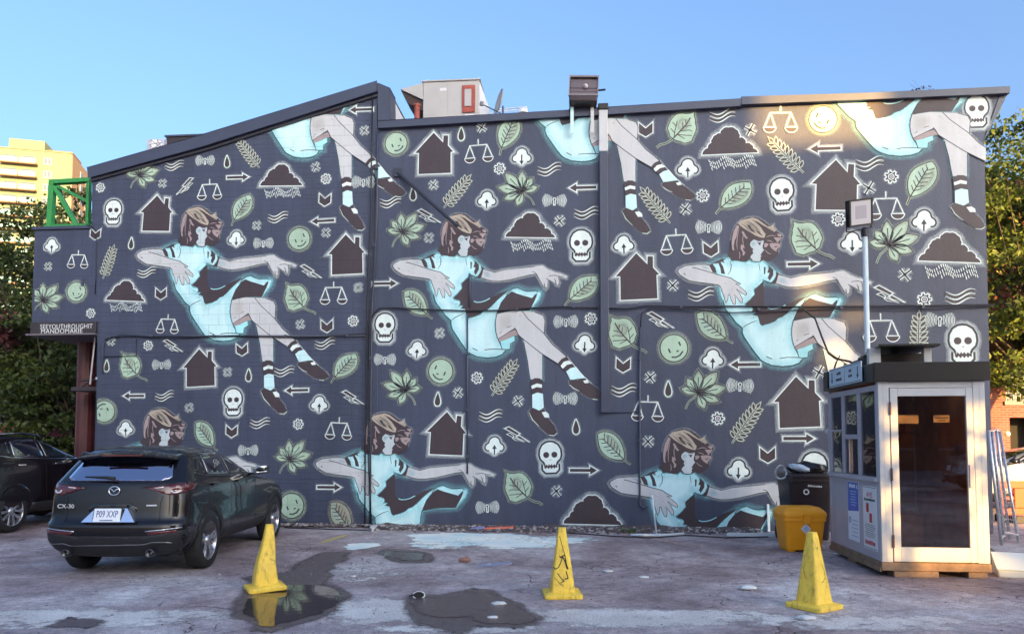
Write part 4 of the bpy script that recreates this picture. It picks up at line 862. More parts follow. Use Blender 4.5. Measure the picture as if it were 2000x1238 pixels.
        A.stroke(Lg((362,690),(372,820),(376,945)), .9, P_line, 5.2); A.stroke(Lg((723,702),(780,690),(850,682)), 1.1, P_line, 5.2); A.stroke(Lg((378,945),(440,972),(485,960)), 1.1, P_line, 5.2)
    # skirt outline and seams
    A.stroke(K((0,130),(30,260),(120,380),(190,480),(288,568),(288,640),(310,710),(400,850),(480,970),(560,1080),(620,1122),(730,1170),(900,1190),(1050,1172),(1150,1130),(1205,1060)), 1.9, P_line, 4)
    A.stroke(K((288,568),(350,520),(430,480),(510,450)), 1.5, P_line, 4, taper=True); A.stroke(K((1060,430),(1035,560),(1030,660),(1040,760),(1065,850),(1110,950),(1140,1035)), 1.4, P_line, 4.7)
    A.stroke(K((850,1055),(960,1040),(1100,1040),(1260,1052)), 1.4, P_line, 4); A.stroke(K((650,1025),(735,1065)), 1.4, P_line, 4)
    A.stroke(K((1210,140),(1310,35),(1400,12),(1470,50),(1560,76),(1700,62),(1740,100)), 1.6, P_line, 4, False); A.stroke(K((1065,420),(1130,265),(1220,150),(1310,82)), 1.3, P_line, 4)
    # sleeves
    for p in (((620,182),(690,165),(740,240),(762,342),(690,325),(660,260)),((790,140),(832,128),(882,220),(917,362),(845,350),(830,250)),((630,178),(850,68),(942,62),(880,100),(912,152),(850,122),(780,152),(700,158)),
              ((1832,300),(1892,350),(1872,440),(1822,562),(1745,535),(1812,450),(1842,380)),((1700,185),(1790,280),(1790,380),(1722,492),(1690,430),(1722,340),(1680,335),(1702,260)),((1618,220),(1652,232),(1642,362),(1620,365))): A.fill(T_(*p), P_dark, 3.4)
    A.stroke(T_((1000,110),(1028,190),(1015,290),(960,380)), 1.4, P_line, 3.5, taper=True); A.stroke(T_((1525,150),(1550,300)), 1.3, P_line, 3.5, taper=True); A.stroke(T_((1610,480),(1700,525),(1760,545)), 1.2, P_line, 3.5)
    # arms
    la = T_((55,310),(80,260),(190,200),(400,175),(560,175),(625,190),(690,330),(840,385),(1020,440),(1110,500),(1200,552),(1180,575),(1105,545),(1200,620),(1280,690),(1310,740),(1292,772),(1210,730),(1120,650),(1180,740),(1232,850),(1226,917),(1192,910),(1130,820),(1080,750),(1110,850),(1100,950),(1060,942),(1020,850),(998,760),(972,760),(966,850),(932,922),(915,880),(900,800),(860,700),(830,600),(790,572),(640,547),(440,522),(270,492),(170,432),(90,372))
    A.glow(la[:11] + la[34:], 6, P_glow, .8, .45); A.fill(la, P_skin, 4.2); A.stroke(la[11:37], 1.0, P_line, 4.6); A.stroke(la[36:] + la[:6], 1.3, P_line, 4.6)
    A.stroke(T_((320,235),(400,250),(560,300),(800,378),(1020,437),(1100,500),(1200,552)), 1.4, P_line, 4.7); A.stroke(T_((165,345),(195,375)), 1.6, P_line, 4.7); A.stroke(T_((895,535),(930,555)), 1.2, P_shade, 4.7); A.stroke(T_((1030,640),(1045,650)), 1.0, P_shade, 4.7)
    A.soft(T_((420,190),(600,190),(680,310),(520,270)), P_cglow, 4.35, .3)
    ra = Ra((180,370),(280,400),(400,440),(600,385),(900,355),(1200,325),(1330,305),(1380,310),(1480,380),(1620,440),(1750,470),(1862,520),(1850,552),(1800,545),(1690,522),(1702,650),(1682,702),(1650,692),(1630,600),(1600,560),(1642,682),(1590,640),(1440,552),(1480,600),(1472,720),(1440,762),(1415,730),(1405,650),(1400,742),(1370,690),(1290,550),(1240,470),(1100,490),(900,540),(720,585),(500,615),(380,615),(260,590),(140,542))
    A.glow(ra, 5.5, P_glow, .8, .5); A.fill(ra, P_skin, 4.2); A.soft(Ra((160,390),(330,420),(340,590),(170,540)), P_cglow, 4.35, .35)
    A.stroke(ra[30:], 1.2, P_line, 4.6); A.stroke(ra[:6], 1.1, P_line, 4.6); A.stroke(Ra((1160,425),(1220,440),(1270,500)), 1.1, P_line, 4.6); A.stroke(Ra((1500,510),(1620,495),(1720,520),(1800,525)), 1.2, P_line, 4.6); A.stroke(ra[14:31], .9, P_line, 4.6)
    # head
    hair = H((340,980),(420,870),(428,640),(445,480),(490,350),(555,250),(640,160),(760,108),(900,90),(1020,115),(1120,178),(1220,270),(1290,292),(1355,262),(1362,330),(1412,410),(1470,470),(1532,488),(1552,540),(1532,600),(1482,640),(1502,720),(1492,790),(1440,850),(1452,930),(1420,1000),(1350,1050),(1290,1095),(1230,1135),(1130,1095),(1040,1140),(900,1130),(830,1065),(760,1135),(640,1135),(520,1105),(430,1115),(400,1045),(350,995))
    A.glow(hair[2:25], 3.5, P_glow, .8, .30, closed=False); A.fill(hair, P_dark, 5)
    for p, m in ((((565,240),(640,170),(780,135),(900,112),(1000,145),(1100,225),(1220,320),(1300,370),(1402,400),(1370,442),(1300,402),(1200,335),(1100,275),(1000,205),(880,160),(960,222),(1060,310),(1110,400),(1150,460),(1172,480),(1162,560),(1132,582),(1040,560),(940,520),(860,460),(760,400),(700,360),(640,310)),P_hair),
                 (((550,280),(602,310),(570,400),(540,560),(500,640),(480,780),(492,882),(450,850),(435,700),(450,560),(480,420)),P_mauve),(((660,420),(700,440),(740,520),(792,590),(750,602),(700,540),(660,460)),P_mauve),
                 (((640,730),(700,760),(722,822),(680,812),(690,870),(732,920),(702,992),(670,980),(680,920),(630,830)),P_mauve),(((1220,310),(1280,310),(1352,268),(1352,330),(1412,410),(1360,442),(1290,380)),P_hair),
                 (((1420,490),(1470,490),(1532,500),(1502,562),(1440,530)),P_mauve),(((1350,570),(1532,575),(1470,640),(1440,702),(1400,640)),P_mauve),(((1260,710),(1400,700),(1492,720),(1492,780),(1420,850),(1412,902),(1330,850),(1280,790)),P_mauve),(((1140,720),(1190,700),(1242,730),(1200,792),(1150,802)),P_mauve)):
        A.fill(H(*p), m, 5.4)
    for q, m in ((((600,340),(565,520),(545,700),(560,860)),P_mauve),(((690,480),(672,640),(700,780)),P_mauve),(((600,900),(620,1000),(600,1070)),P_mauve),(((1190,560),(1290,520),(1400,540)),P_mauve),(((1200,640),(1280,650),(1340,690)),P_mauve),(((1160,860),(1230,940),(1300,960)),P_mauve),(((640,240),(720,300),(800,390),(900,450)),P_dark),(((760,190),(860,240),(960,330),(1060,450)),P_dark),(((880,150),(980,230),(1080,330),(1150,450)),P_dark)):
        A.stroke(smooth_px(H(*q), False, 1), 1.25, m, 5.7, taper=True)
    A.soft(H((640,190),(900,170),(1080,350),(1120,520),(900,460),(720,340)), P_tglow, 5.6, .6)
    for p in (((770,285),(830,280),(870,360),(922,410),(952,472),(870,420),(810,360)),((960,400),(1040,440),(1122,552),(1060,512),(1000,462)),((1350,780),(1452,775),(1390,807)),((860,470),(940,525),(1040,565),(1140,590),(1140,625),(960,630),(900,560))): A.fill(H(*p), P_dark, 5.8)
    face = H((850,680),(890,640),(920,620),(1000,650),(1130,640),(1130,690),(1110,760),(1110,820),(1142,870),(1100,910),(1082,950),(1062,980),(1087,1000),(1060,1040),(1072,1080),(1040,1132),(900,1122),(840,1042),(860,990),(910,940),(890,880),(910,840),(860,800),(835,740))
    A.fill(face, P_face, 5.8); A.soft(H((830,670),(960,640),(1000,740),(860,820)), P_cglow, 6, .35)
    A.fill(H((1005,702),(1080,690),(1062,718),(1068,752),(1034,746),(1014,718)), P_dark, 6.4); A.stroke(H((995,704),(1086,688)), 1.1, P_line, 6.5); A.stroke(H((985,668),(1050,652),(1105,662)), 1.0, P_line, 6.4); A.stroke(H((1062,980),(1095,990)), .9, P_dark, 6.4); A.stroke(H((1085,925),(1110,915)), .8, P_shade, 6.4)
    A.stroke(H((840,1045),(900,1125),(970,1142),(1050,1135)), 1.2, P_line, 6.4)
    return A
P_cedge = wall_paint('aqua_edge_spray', (.27, .70, .76), alpha_attr=True)
GIRL = girl(); GIRL_SEATED = girl(False)
def aff(u0, u1, sx, v0, v1, sy): return lambda x, y: W(u1 + sx*(x-u0), v1 + sy*(y-v0))
gc = edge_plane((0,1031),(2000,1031),(1000,500))
for G_, T, cl in ((GIRL, aff(770,767,1.0,418,418,1.0), ()), (GIRL, aff(770,267,.915,418,404,.935), ()), (GIRL, aff(770,1323,1.109,418,425,1.035), ()), (GIRL_SEATED, aff(770,616,1.026,418,806,.98), ()), (GIRL_SEATED, aff(770,1190,1.10,418,838,1.04), ()), (GIRL_SEATED, aff(905,318,.92,418,797,.935), CL['W']),
              (GIRL, aff(950,588,.885,698,309,.93), CL['A']), (GIRL, aff(950,1130,.99,698,316,.925), CL['B']), (GIRL, aff(950,1751,1.22,698,305,.94), CL['C'])):
    link('painted_girl', G_.mesh('painted_girl', T, .0135, cl), BLD)
# ================================================================ vehicles
M_tyre = mat('tyre_rubber', (.012,.012,.013), .75, bump=.3, bscale=60)
M_rim = mat('silver_alloy', (.50,.50,.54), .25, .9)
M_rimd = mat('dark_alloy_pocket', (.02,.02,.022), .4, .5)
M_clad = mat('black_plastic_cladding', (.013,.013,.016), .55)
M_gloss = mat('gloss_black_trim', (.006,.006,.007), .12, coat=.6)
M_chrome = mat('chrome', (.75,.76,.78), .08, 1.0)
M_badge = mat('bright_badge', (.75,.76,.78), .3, .2)
M_exh = mat('dark_exhaust_steel', (.10,.10,.11), .3, .9)
M_red = mat('red_lamp_lens', (.085,.003,.004), .08, coat=1.0)
M_lampw = mat('clear_lamp_ring', (.7,.68,.68), .12, .3)
M_hull = mat('underbody_black', (.006,.006,.006), .8)
M_mirr = mat('mirror_glass', (.6,.65,.7), .02, 1.0)
def car_glass(name, base, refl):
    m = glass(name, base, refl, .015, 1.5); return m
M_cg = car_glass('tinted_car_glass', (.16,.17,.19), .10)
M_cgr = mat('privacy_rear_glass', (.012,.012,.02), .02, coat=1.0, ior=2.9)
M_scr = mat('reflective_rear_screen', (.42,.42,.52), .03, 1.0)
def wheel(par, x, y, r, side, style):
    e = MB(); w = .20
    prof = [(r*.70,-w/2),(r*.93,-w/2),(r*.985,-w*.38),(r,-w*.2),(r,w*.2),(r*.985,w*.38),(r*.93,w/2),(r*.70,w/2)]
    wl = e.lathe([(a, b) for a, b in prof], 40, axis='x').build('tyre', M_tyre, None, smooth=True)
    root = wl; root.name = 'wheel'; root.parent = par; root.location = (x, y, r)
    s = side; rm = MB(); q = r*.71
    rm.lathe([(q,-.06*s),(q,.085*s),(q*.965,.098*s),(q*.93,.085*s),(q*.92,-.06*s)], 40, axis='x')
    rm.build('rim', M_rim, root, smooth=True)
    MB().lathe([(q*.93,-.04*s),(q*.6,-.02*s),(.0,-.02*s)], 32, axis='x').build('hub_dish', M_rimd, root, smooth=True)
    sp = MB(); n = 5
    for k in range(n):
        for da in (-.19, .19):
            a = 2*math.pi*k/n + math.pi/2; a0 = a + da*.35; a1 = a + da*style
            c0 = Vector((0, math.cos(a0), math.sin(a0))); c1 = Vector((0, math.cos(a1), math.sin(a1))); t = Vector((0, -math.sin(a1), math.cos(a1))); t0 = Vector((0, -math.sin(a0), math.cos(a0)))
            w0, w1 = .020, .026
            f = [c0*.05 - t0*w0 + Vector((.072*s,0,0)), c0*.05 + t0*w0 + Vector((.072*s,0,0)), c1*q*.95 + t*w1 + Vector((.088*s,0,0)), c1*q*.95 - t*w1 + Vector((.088*s,0,0))]
            bk = [p - Vector((.06*s,0,0)) for p in f]
            sp.add(f + bk, [(0,1,2,3),(7,6,5,4),(0,4,5,1),(1,5,6,2),(2,6,7,3),(3,7,4,0)])
    sp.build('spokes', M_rim, root, bevel=.006)
    MB().lathe([(.07,.0),(.068,.082*s),(.05,.095*s),(0,.096*s)], 20, axis='x').build('hub_cap', M_rim, root, smooth=True)
    return root
SL = [(.235,.68,-.66,3.33),(.30,.80,-.755,3.45),(.40,.868,-.825,3.53),(.50,.886,-.845,3.55),(.60,.890,-.845,3.55),(.645,.888,-.835,3.54),(.665,.886,-.79,3.53),(.75,.884,-.775,3.50),(.85,.884,-.765,3.42),(.94,.880,-.752,3.15),(1.00,.872,-.742,2.75),(1.06,.862,-.733,2.2),(1.10,.85,-.722,1.98),(1.14,.83,-.69,1.84),(1.22,.795,-.615,1.64),(1.32,.75,-.525,1.40),(1.41,.70,-.44,1.16),(1.475,.63,-.37,.95),(1.515,.52,-.26,.72),(1.535,.34,-.08,.5)]
def make_car(name, label, loc, rz, paint, sx=1, sy=1, sz=1, r=.345, style=1.0, rails=False, hatch=True, front=False):
    root = empty(name, loc, rz); tag(root, label, 'car', None)
    WB = 2.655
    def slice_pts(z, w, yr, yf):
        rr = .20 if z < 1.1 else .16; rf = .42 if z < 1.05 else .30; n = 6; h = []
        cyv = .05 if z < 1.1 else .07
        h.append((0, yr)); h.append((w*.45, yr+.012)); h.append((w*.72, yr+cyv*.6))
        for i in range(n+1):
            a = -math.pi/2 + math.pi/2*i/n; h.append((w-rr+rr*math.cos(a), yr+cyv+rr+rr*math.sin(a)))
        for k in range(1, 10):
            y = yr+cyv+rr + (yf-rf-.1-(yr+cyv+rr))*k/10; h.append((w*(1+.012*math.sin(math.pi*k/10)), y))
        for i in range(n+1):
            a = math.pi/2*i/n; h.append((w-rf+rf*math.cos(a), yf-.1-rf+rf*math.sin(a)))
        h.append((w*.45, yf-.02)); h.append((0, yf))
        full = h + [(-x, y) for x, y in h[-2:0:-1]]
        return [(x*sx, y*sy, z*sz) for x, y in full]
    vs = []; fs = []
    for s in SL: vs += slice_pts(*s)
    n = len(vs)//len(SL)
    for j in range(len(SL)-1):
        for i in range(n): fs.append((j*n+i, j*n+(i+1)%n, (j+1)*n+(i+1)%n, (j+1)*n+i))
    def cap(j, flip):
        h = n//2; b = j*n; out = []
        for i in range(h):
            a, b2, c, d = b+i, b+i+1, b+(n-i-1)%n, b+(n-i)%n
            q = [k for k in (a, b2, c, d)]; q = list(dict.fromkeys(q))
            if len(q) >= 3: out.append(tuple(q if flip else q[::-1]))
        return out
    fs += cap(0, False) + cap(len(SL)-1, True)
    me = bpy.data.meshes.new('body'); me.from_pydata(vs, [], fs); me.materials.append(paint); me.materials.append(M_hull)
    bm = bmesh.new(); bm.from_mesh(me); bmesh.ops.recalc_face_normals(bm, faces=bm.faces[:]); bm.to_mesh(me); bm.free()
    body = link('body', me, root)
    md = body.modifiers.new('s', 'SUBSURF'); md.levels = 1; md.render_levels = 1
    cu = MB(); rw = r*1.12
    for y in (0, WB*sy):
        for s in (-1, 1):
            a, b = sorted((s*.60*sx, s*1.2*sx)); cu.lathe([(0,a),(rw,a),(rw,b),(0,b)], 36, 0, Matrix.Translation((0, y, r)), axis='x')
    cme = cu.mesh('wells', M_hull); bm = bmesh.new(); bm.from_mesh(cme); bmesh.ops.remove_doubles(bm, verts=bm.verts[:], dist=1e-5); bmesh.ops.recalc_face_normals(bm, faces=bm.faces[:]); bm.to_mesh(cme); bm.free()
    co = link('wells', cme); bo = body.modifiers.new('b', 'BOOLEAN'); bo.operation = 'DIFFERENCE'; bo.object = co; bo.solver = 'EXACT'
    try: bo.material_mode = 'TRANSFER'
    except Exception: pass
    bpy.context.view_layer.update()
    dg = bpy.context.evaluated_depsgraph_get()
    sm_only = None
    ev = bpy.data.meshes.new_from_object(body.evaluated_get(dg)); body.modifiers.clear(); body.data = ev
    bpy.data.objects.remove(co)
    ev.polygons.foreach_set('use_smooth', [True]*len(ev.polygons))
    try: ev.set_sharp_from_angle(angle=R(38))
    except Exception: pass
    bm = bmesh.new(); bm.from_mesh(ev); bmesh.ops.triangulate(bm, faces=bm.faces[:]); bv = BVHTree.FromBMesh(bm); bm.free()
    def proj(axis, poly, off, sub=4, closed=True, name_='panel', m=None, par=root, thick=.012):
        """a panel that follows the body: axis 'R','L' side view (y,z); 'B' rear view (x,z)"""
        b_ = bmesh.new(); vv = [b_.verts.new((x, z, 0)) for x, z in poly]
        tri = geometry.tessellate_polygon([[Vector((x, z, 0)) for x, z in poly]])
        for t in tri:
            try: b_.faces.new([vv[i] for i in t])
            except ValueError: pass
        for _ in range(sub):
            ed = [e for e in b_.edges if e.calc_length() > .07]
            if not ed: break
            bmesh.ops.subdivide_edges(b_, edges=ed, cuts=1, use_grid_fill=False); bmesh.ops.triangulate(b_, faces=b_.faces[:])
        bad = []
        for v in b_.verts:
            p, q = v.co.x, v.co.y
            if axis == 'B': o, d = Vector((p*sx, -4, q*sz)), Vector((0,1,0))
            elif axis == 'F': o, d = Vector((p*sx, 9, q*sz)), Vector((0,-1,0))
            else: s = 1 if axis == 'R' else -1; o, d = Vector((s*3, p*sy, q*sz)), Vector((-s,0,0))
            hit, nor, _, _ = bv.ray_cast(o, d)
            if hit is None: bad.append(v); continue
            if nor.dot(d) > 0: nor = -nor
            v.co = hit + nor*off
        if bad: bmesh.ops.delete(b_, geom=bad, context='VERTS')
        bmesh.ops.recalc_face_normals(b_, faces=b_.faces[:])
        for f in b_.faces: f.smooth = True
        avg = sum((f.normal for f in b_.faces), Vector()); want = Vector((0,-1,0)) if axis == 'B' else Vector((0,1,0)) if axis == 'F' else Vector((1 if axis == 'R' else -1,0,0))
        if avg.dot(want) < 0: bmesh.ops.reverse_faces(b_, faces=b_.faces[:])
        edges = [e for e in b_.edges if e.is_boundary]
        ex = bmesh.ops.extrude_edge_only(b_, edges=edges)
        for v in [g for g in ex['geom'] if isinstance(g, bmesh.types.BMVert)]: v.co -= want*thick
        m2 = bpy.data.meshes.new(name_); b_.to_mesh(m2); b_.free(); m2.materials.append(m)
        return link(name_, m2, par)
    def ribbon(axis, pts, w, off, name_, m, par=root):
        A = Art.norms(pts, False); L_ = [(p[0]+q.x*w/2, p[1]+q.y*w/2) for p, q in zip(pts, A)]; R_ = [(p[0]-q.x*w/2, p[1]-q.y*w/2) for p, q in zip(pts, A)]
        return proj(axis, L_ + R_[::-1], off, 3, True, name_, m, par, .006)
    for ax, s in (('R', 1), ('L', -1)):
        for nm, p in (('front_window', [(.78,1.15),(1.62,1.135),(1.30,1.32),(1.08,1.425),(.74,1.445)]), ('rear_window', [(.06,1.17),(.72,1.152),(.68,1.445),(.30,1.44),(.08,1.41)]), ('quarter_window', [(-.26,1.215),(-.02,1.18),(.0,1.40),(-.10,1.375)])):
            proj(ax, p, .004, 4, True, nm, M_gloss if nm == 'quarter_window' else M_cgr if nm == 'rear_window' else M_cgd, root)
        ribbon(ax, [(-.30,1.205),(-.02,1.163),(.75,1.132),(1.66,1.115)], .014, .007, 'window_trim', M_chrome if rails else mat('dark_bright_trim', (.25,.25,.27), .2, 1.0))
        for yc in (0, WB):
            arc0, arc1 = [], []
            for i in range(15):
                a = R(-12) + R(204)*i/14; arc0.append((yc + rw/sy*math.cos(a)*.995, r/sz + rw/sz*math.sin(a)*.995)); arc1.append((yc + (rw+.085)/sy*math.cos(a), r/sz + (rw+.085)/sz*math.sin(a)))
            proj(ax, [(y, max(z, .25)) for y, z in arc0 + arc1[::-1]], .008, 3, True, 'arch_cladding', M_clad if not rails else paint)
        proj(ax, [(.43,.25),(2.22,.25),(2.22,.44),(.43,.44)], .009, 4, True, 'sill_cladding', M_clad)
        for y in (.16, 1.02): MB().box(-.014,.014,-.085,.085,-.014,.014).build('door_handle', M_chrome if rails else paint, root, loc=(s*(.895*sx), y*sy, 1.045*sz), bevel=.008)
        for pts in ([(.74,.45),(.74,1.14)], [(-.02,.80),(.02,1.17)], [(1.72,.45),(1.70,1.10)]): ribbon(ax, pts, .007, .002, 'door_gap', M_hull)
        mir = MB(); mir.lathe([(0,-.09),(.06,-.085),(.085,-.04),(.085,.05),(.07,.085),(0,.09)], 20, 0, Matrix.Translation((s*(.87*sx+.16), 1.60*sy, 1.175*sz)) @ Matrix.Rotation(R(90), 4, 'Y') @ Matrix.Scale(.75, 4, (1,0,0)))
        mir.box(min(s*.80*sx, s*(.87*sx+.12)), max(s*.80*sx, s*(.87*sx+.12)), 1.60*sy-.03, 1.60*sy+.03, 1.10*sz, 1.13*sz).build('door_mirror', M_gloss if not rails else paint, root, smooth=True)
        MB().box(-.085,.085,-.008,0,-.055,.055).build('mirror_glass', M_mirr, root, loc=(s*(.87*sx+.165), 1.60*sy-.066, 1.175*sz), rot=(0,0,-s*R(8)), bevel=.006)
        for yy in (0, WB*sy): wheel(root, s*.79*sx, yy, r, s, style)
        if rails: MB().tube([(s*.56*sx, -.2*sy, 1.49*sz), (s*.58*sx, -.02*sy, 1.535*sz), (s*.59*sx, .5*sy, 1.545*sz), (s*.58*sx, .85*sy, 1.515*sz), (s*.57*sx, .98*sy, 1.46*sz)], .022, 8).build('roof_rail', M_chrome, root, smooth=True)
    # tail
    for s in (-1, 1):
        f = lambda pts: [(s*x, z) for x, z in pts][::s]
        lamp = proj('B', f([(.37,1.045),(.50,1.064),(.70,1.082),(.875,1.092),(.878,1.015),(.80,.975),(.68,.962),(.58,.985),(.48,1.018)]), .010, 4, True, 'tail_lamp', M_red)
        proj('B', f([(.30,1.045),(.52,1.076),(.70,1.094),(.875,1.103),(.876,1.092),(.70,1.082),(.50,1.063)]), .012, 3, True, 'lamp_brow', M_gloss, lamp)
        rg = [(.735+.058*math.cos(t), 1.022+.045*math.sin(t)) for t in [math.pi*1.05+i*math.pi*.9/8 for i in range(9)]] + [(.735+.036*math.cos(t), 1.022+.026*math.sin(t)) for t in [math.pi*1.95-i*math.pi*.9/8 for i in range(9)]]
        proj('B', f(rg), .016, 3, True, 'lamp_ring', M_lampw, lamp)
        proj('B', f([(.50,1.048),(.60,1.058),(.60,1.045),(.50,1.035)]), .014, 2, True, 'reverse_lamp', M_lampw, lamp)
        proj('R' if s > 0 else 'L', [(-.58,1.002),(-.42,1.04),(-.36,1.082),(-.50,1.090),(-.60,1.088)], .010, 3, True, 'lamp_return', M_red, lamp)
        proj('B', f([(.46,.545),(.80,.565),(.80,.535),(.48,.515)]), .013, 3, True, 'bumper_reflector', M_red)
        ribbon('B', f([(.44,.553),(.62,.568),(.84,.588)]), .010, .011, 'reflector_trim', M_chrome)
        ribbon('B', f([(.585,.66),(.575,.85),(.60,.95)]), .006, .003, 'hatch_gap', M_hull)
        MB().lathe([(.045,0),(.047,-.09),(.038,-.095),(.034,-.02),(.0,-.02)], 22, 0, Matrix.Translation((s*.52*sx, -.78*sy, .31*sz)) @ Matrix.Rotation(R(90), 4, 'X') @ Matrix.Scale(-1, 4, (0,0,1))).build('exhaust_tip', M_exh, root, smooth=True)
    rw_ = proj('B', [(-.60,1.125),(.60,1.125),(.655,1.16),(.60,1.30),(.55,1.405),(.0,1.42),(-.55,1.405),(-.60,1.30),(-.655,1.16)], .006, 5, True, 'rear_screen', M_scr if hatch else M_cgr)
    MB().tube([(.0,-.745*sy,1.155*sz),(-.08,-.735*sy,1.165*sz),(-.36,-.715*sy,1.175*sz)], [.022,.02,.008], 8).build('rear_wiper', M_clad, root, smooth=True)
    sp = [(-.30,1.492),(-.50,1.462),(-.585,1.437),(-.575,1.415),(-.44,1.40),(-.30,1.45)]
    mb = MB(); xs_ = [-.64,-.60,-.3,0,.3,.60,.64]
    vv = []
    for x in xs_:
        d = .05*(abs(x)/.64)**2; dy = .07*(abs(x)/.64)**2
        vv += [(x*sx, (y+dy)*sy, (z-d)*sz) for y, z in sp]
    m_ = len(sp); ff = [(i*m_+k, i*m_+(k+1)%m_, (i+1)*m_+(k+1)%m_, (i+1)*m_+k) for i in range(len(xs_)-1) for k in range(m_)] + [tuple(range(m_))[::-1], tuple(range((len(xs_)-1)*m_, len(xs_)*m_))]
    mb.add(vv, ff).build('roof_spoiler', paint, root, smooth=False, bevel=.008)
    MB().box(-.26*sx,.26*sx,-.60*sy,-.575*sy,1.415*sz,1.432*sz).build('high_brake_lamp', M_red, root)
    bum = proj('B', [(-.86,.25),(.86,.25),(.885,.42),(.87,.56),(.44,.50),(-.44,.50),(-.87,.56),(-.885,.42)], .009, 5, True, 'rear_bumper', M_clad)
    ribbon('B', [(-.80,.405),(-.58,.415),(-.50,.392),(0,.398),(.42,.405),(.52,.43),(.70,.428),(.74,.418)], .010, .014, 'bumper_line', mat('satin_line', (.22,.21,.22), .35, .6), bum)
    # number plate in its slanted recess
    MB().add([(-.20*sx,-.80*sy,.815*sz),(.20*sx,-.80*sy,.815*sz),(.33*sx,-.875*sy,.665*sz),(-.33*sx,-.875*sy,.665*sz),(-.20*sx,-.76*sy,.815*sz),(.20*sx,-.76*sy,.815*sz),(.33*sx,-.76*sy,.665*sz),(-.33*sx,-.76*sy,.665*sz)], [(3,2,1,0),(0,1,5,4),(1,2,6,5),(2,3,7,6),(3,0,4,7)]).build('plate_recess', mat('sky_sheen_panel', (.80,.82,.90), .10, 1.0), root)  # pale mirror metal on dark bodywork, colour set for a bright sky sheen
    ribbon('B', [(-.30,.79),(-.22,.845),(.22,.845),(.30,.79)], .045, .006, 'recess_lip', M_gloss)
    tilt = math.atan2(.075, .15); pl = MB().box(-.153,.153,-.006,.006,-.077,.077).build('number_plate', mat('plate_white', (.78,.82,.86), .35), root, loc=(-.02*sx,-.853*sy,.742*sz), rot=(R(-14),0,0), bevel=.004)
    MB().box(-.165,.165,-.002,.012,-.09,.09).build('plate_frame', M_clad, root, loc=(-.02*sx,-.848*sy,.742*sz), rot=(R(-14),0,0), bevel=.004)
    if hatch:
        me = text_mesh('P09 XXP', .088, .0015, spacing=1.0); me.materials.append(mat('plate_blue', (.03,.05,.22), .4)); link('plate_lettering', me, pl, (0,-.0075,-.024), (R(90),0,0), (.76,1.25,1))
        me = print_mesh(13, .020, .001); me.materials.append(MATS['plate_blue']); link('plate_motto', me, pl, (0,-.0075,-.066), (R(90),0,0))
        yb = bv.ray_cast(Vector((0,-4,1.02*sz)), Vector((0,1,0)))[0].y
        em = MB(); em.tube([(.062*math.cos(t), 0, .050*math.sin(t)) for t in [2*math.pi*i/28 for i in range(29)]], .0075, 8, cap=False)
        em.tube([(-.052,0,.020),(-.030,0,.018),(0,0,-.012),(.030,0,.018),(.052,0,.020)], [.004,.010,.011,.010,.004], 8)
        em.build('emblem', M_chrome, root, loc=(0, yb-.012, 1.015*sz), rot=(R(-6),0,0), smooth=True)
        yb = bv.ray_cast(Vector((-.5,-4,.86*sz)), Vector((0,1,0)))[0].y
        me = text_mesh('CX-30', .066, .003); me.materials.append(M_badge); link('model_badge', me, root, (-.555, yb-.012, .815), (R(90),0,R(-5)), (1.15,1,1))
        yb = bv.ray_cast(Vector((.44,-4,.84*sz)), Vector((0,1,0)))[0].y
        MB().box(-.06,.06,-.006,0,-.008,.008).build('side_badge', M_badge, root, loc=(.44, yb-.004, .845), rot=(0,0,R(4)), bevel=.003)
        an = MB().lathe([(.018,0),(.014,.03),(.004,.07),(0,.075)], 10).build('aerial', M_clad, root, loc=(0,.05,1.53))
    if front:
        proj('F', [(-.62,1.12),(.62,1.12),(.52,1.40),(-.52,1.40)], .006, 5, True, 'windscreen', M_cgr)
        proj('F', [(-.45,.62),(.45,.62),(.38,.38),(-.38,.38)], .008, 4, True, 'grille', M_gloss)
        for s in (-1, 1): proj('F', [(s*x, z) for x, z in [(.46,.74),(.82,.80),(.84,.70),(.5,.66)]], .008, 4, True, 'head_lamp', M_lampw)
    MB().box(-.45,.45,-.35*sy,3.1*sy,.20,.30).build('chassis', M_hull, root)
    return root
M_cgd = mat('dark_side_glass', (.010,.011,.013), .02, coat=1.0)
M_paint_a = mat('dark_graphite_car_paint', (.006,.005,.008), .25, .2, coat=.55, spec=.3)
M_paint_b = mat('black_cherry_car_paint', (.008,.005,.007), .25, .2, coat=.55, spec=.3)
M_paint_c = mat('pale_blue_car_paint', (.40,.46,.56), .25, .3, coat=1.0)
make_car('parked_car', 'dark graphite hatchback SUV with its tail to the viewer, plate P09 XXP', (-4.65, 9.42, 0), R(.6), M_paint_a, .925)
make_car('parked_car', 'black SUV with silver roof rails behind the graphite car at far left', (-9.62, 13.1, 0), R(-7), M_paint_b, 1.03, 1.03, 1.12, .365, 1.9, True, False)
make_car('parked_car', 'pale blue car at the right edge, half hidden by the fence panels', (12.9, 17.2, 0), R(80), M_paint_c, 1.0, 1.0, .97, .335, 1.2, False, False, True)

make_car('parked_car', 'silver car across the street behind the viewer, seen only in the booth glass', (11.4, -7.5, 0), R(-90), mat('silver_car_paint', (.42,.42,.44), .25, .6, coat=1.0), 1.0, 1.0, 1.0, .34, 1.2, False, False, True)
make_car('parked_car', 'black car across the street behind the viewer, seen only in the booth glass', (16.6, -8.0, 0), R(-90), M_paint_b, 1.0, 1.0, .98, .34, 1.2, False, False, True)

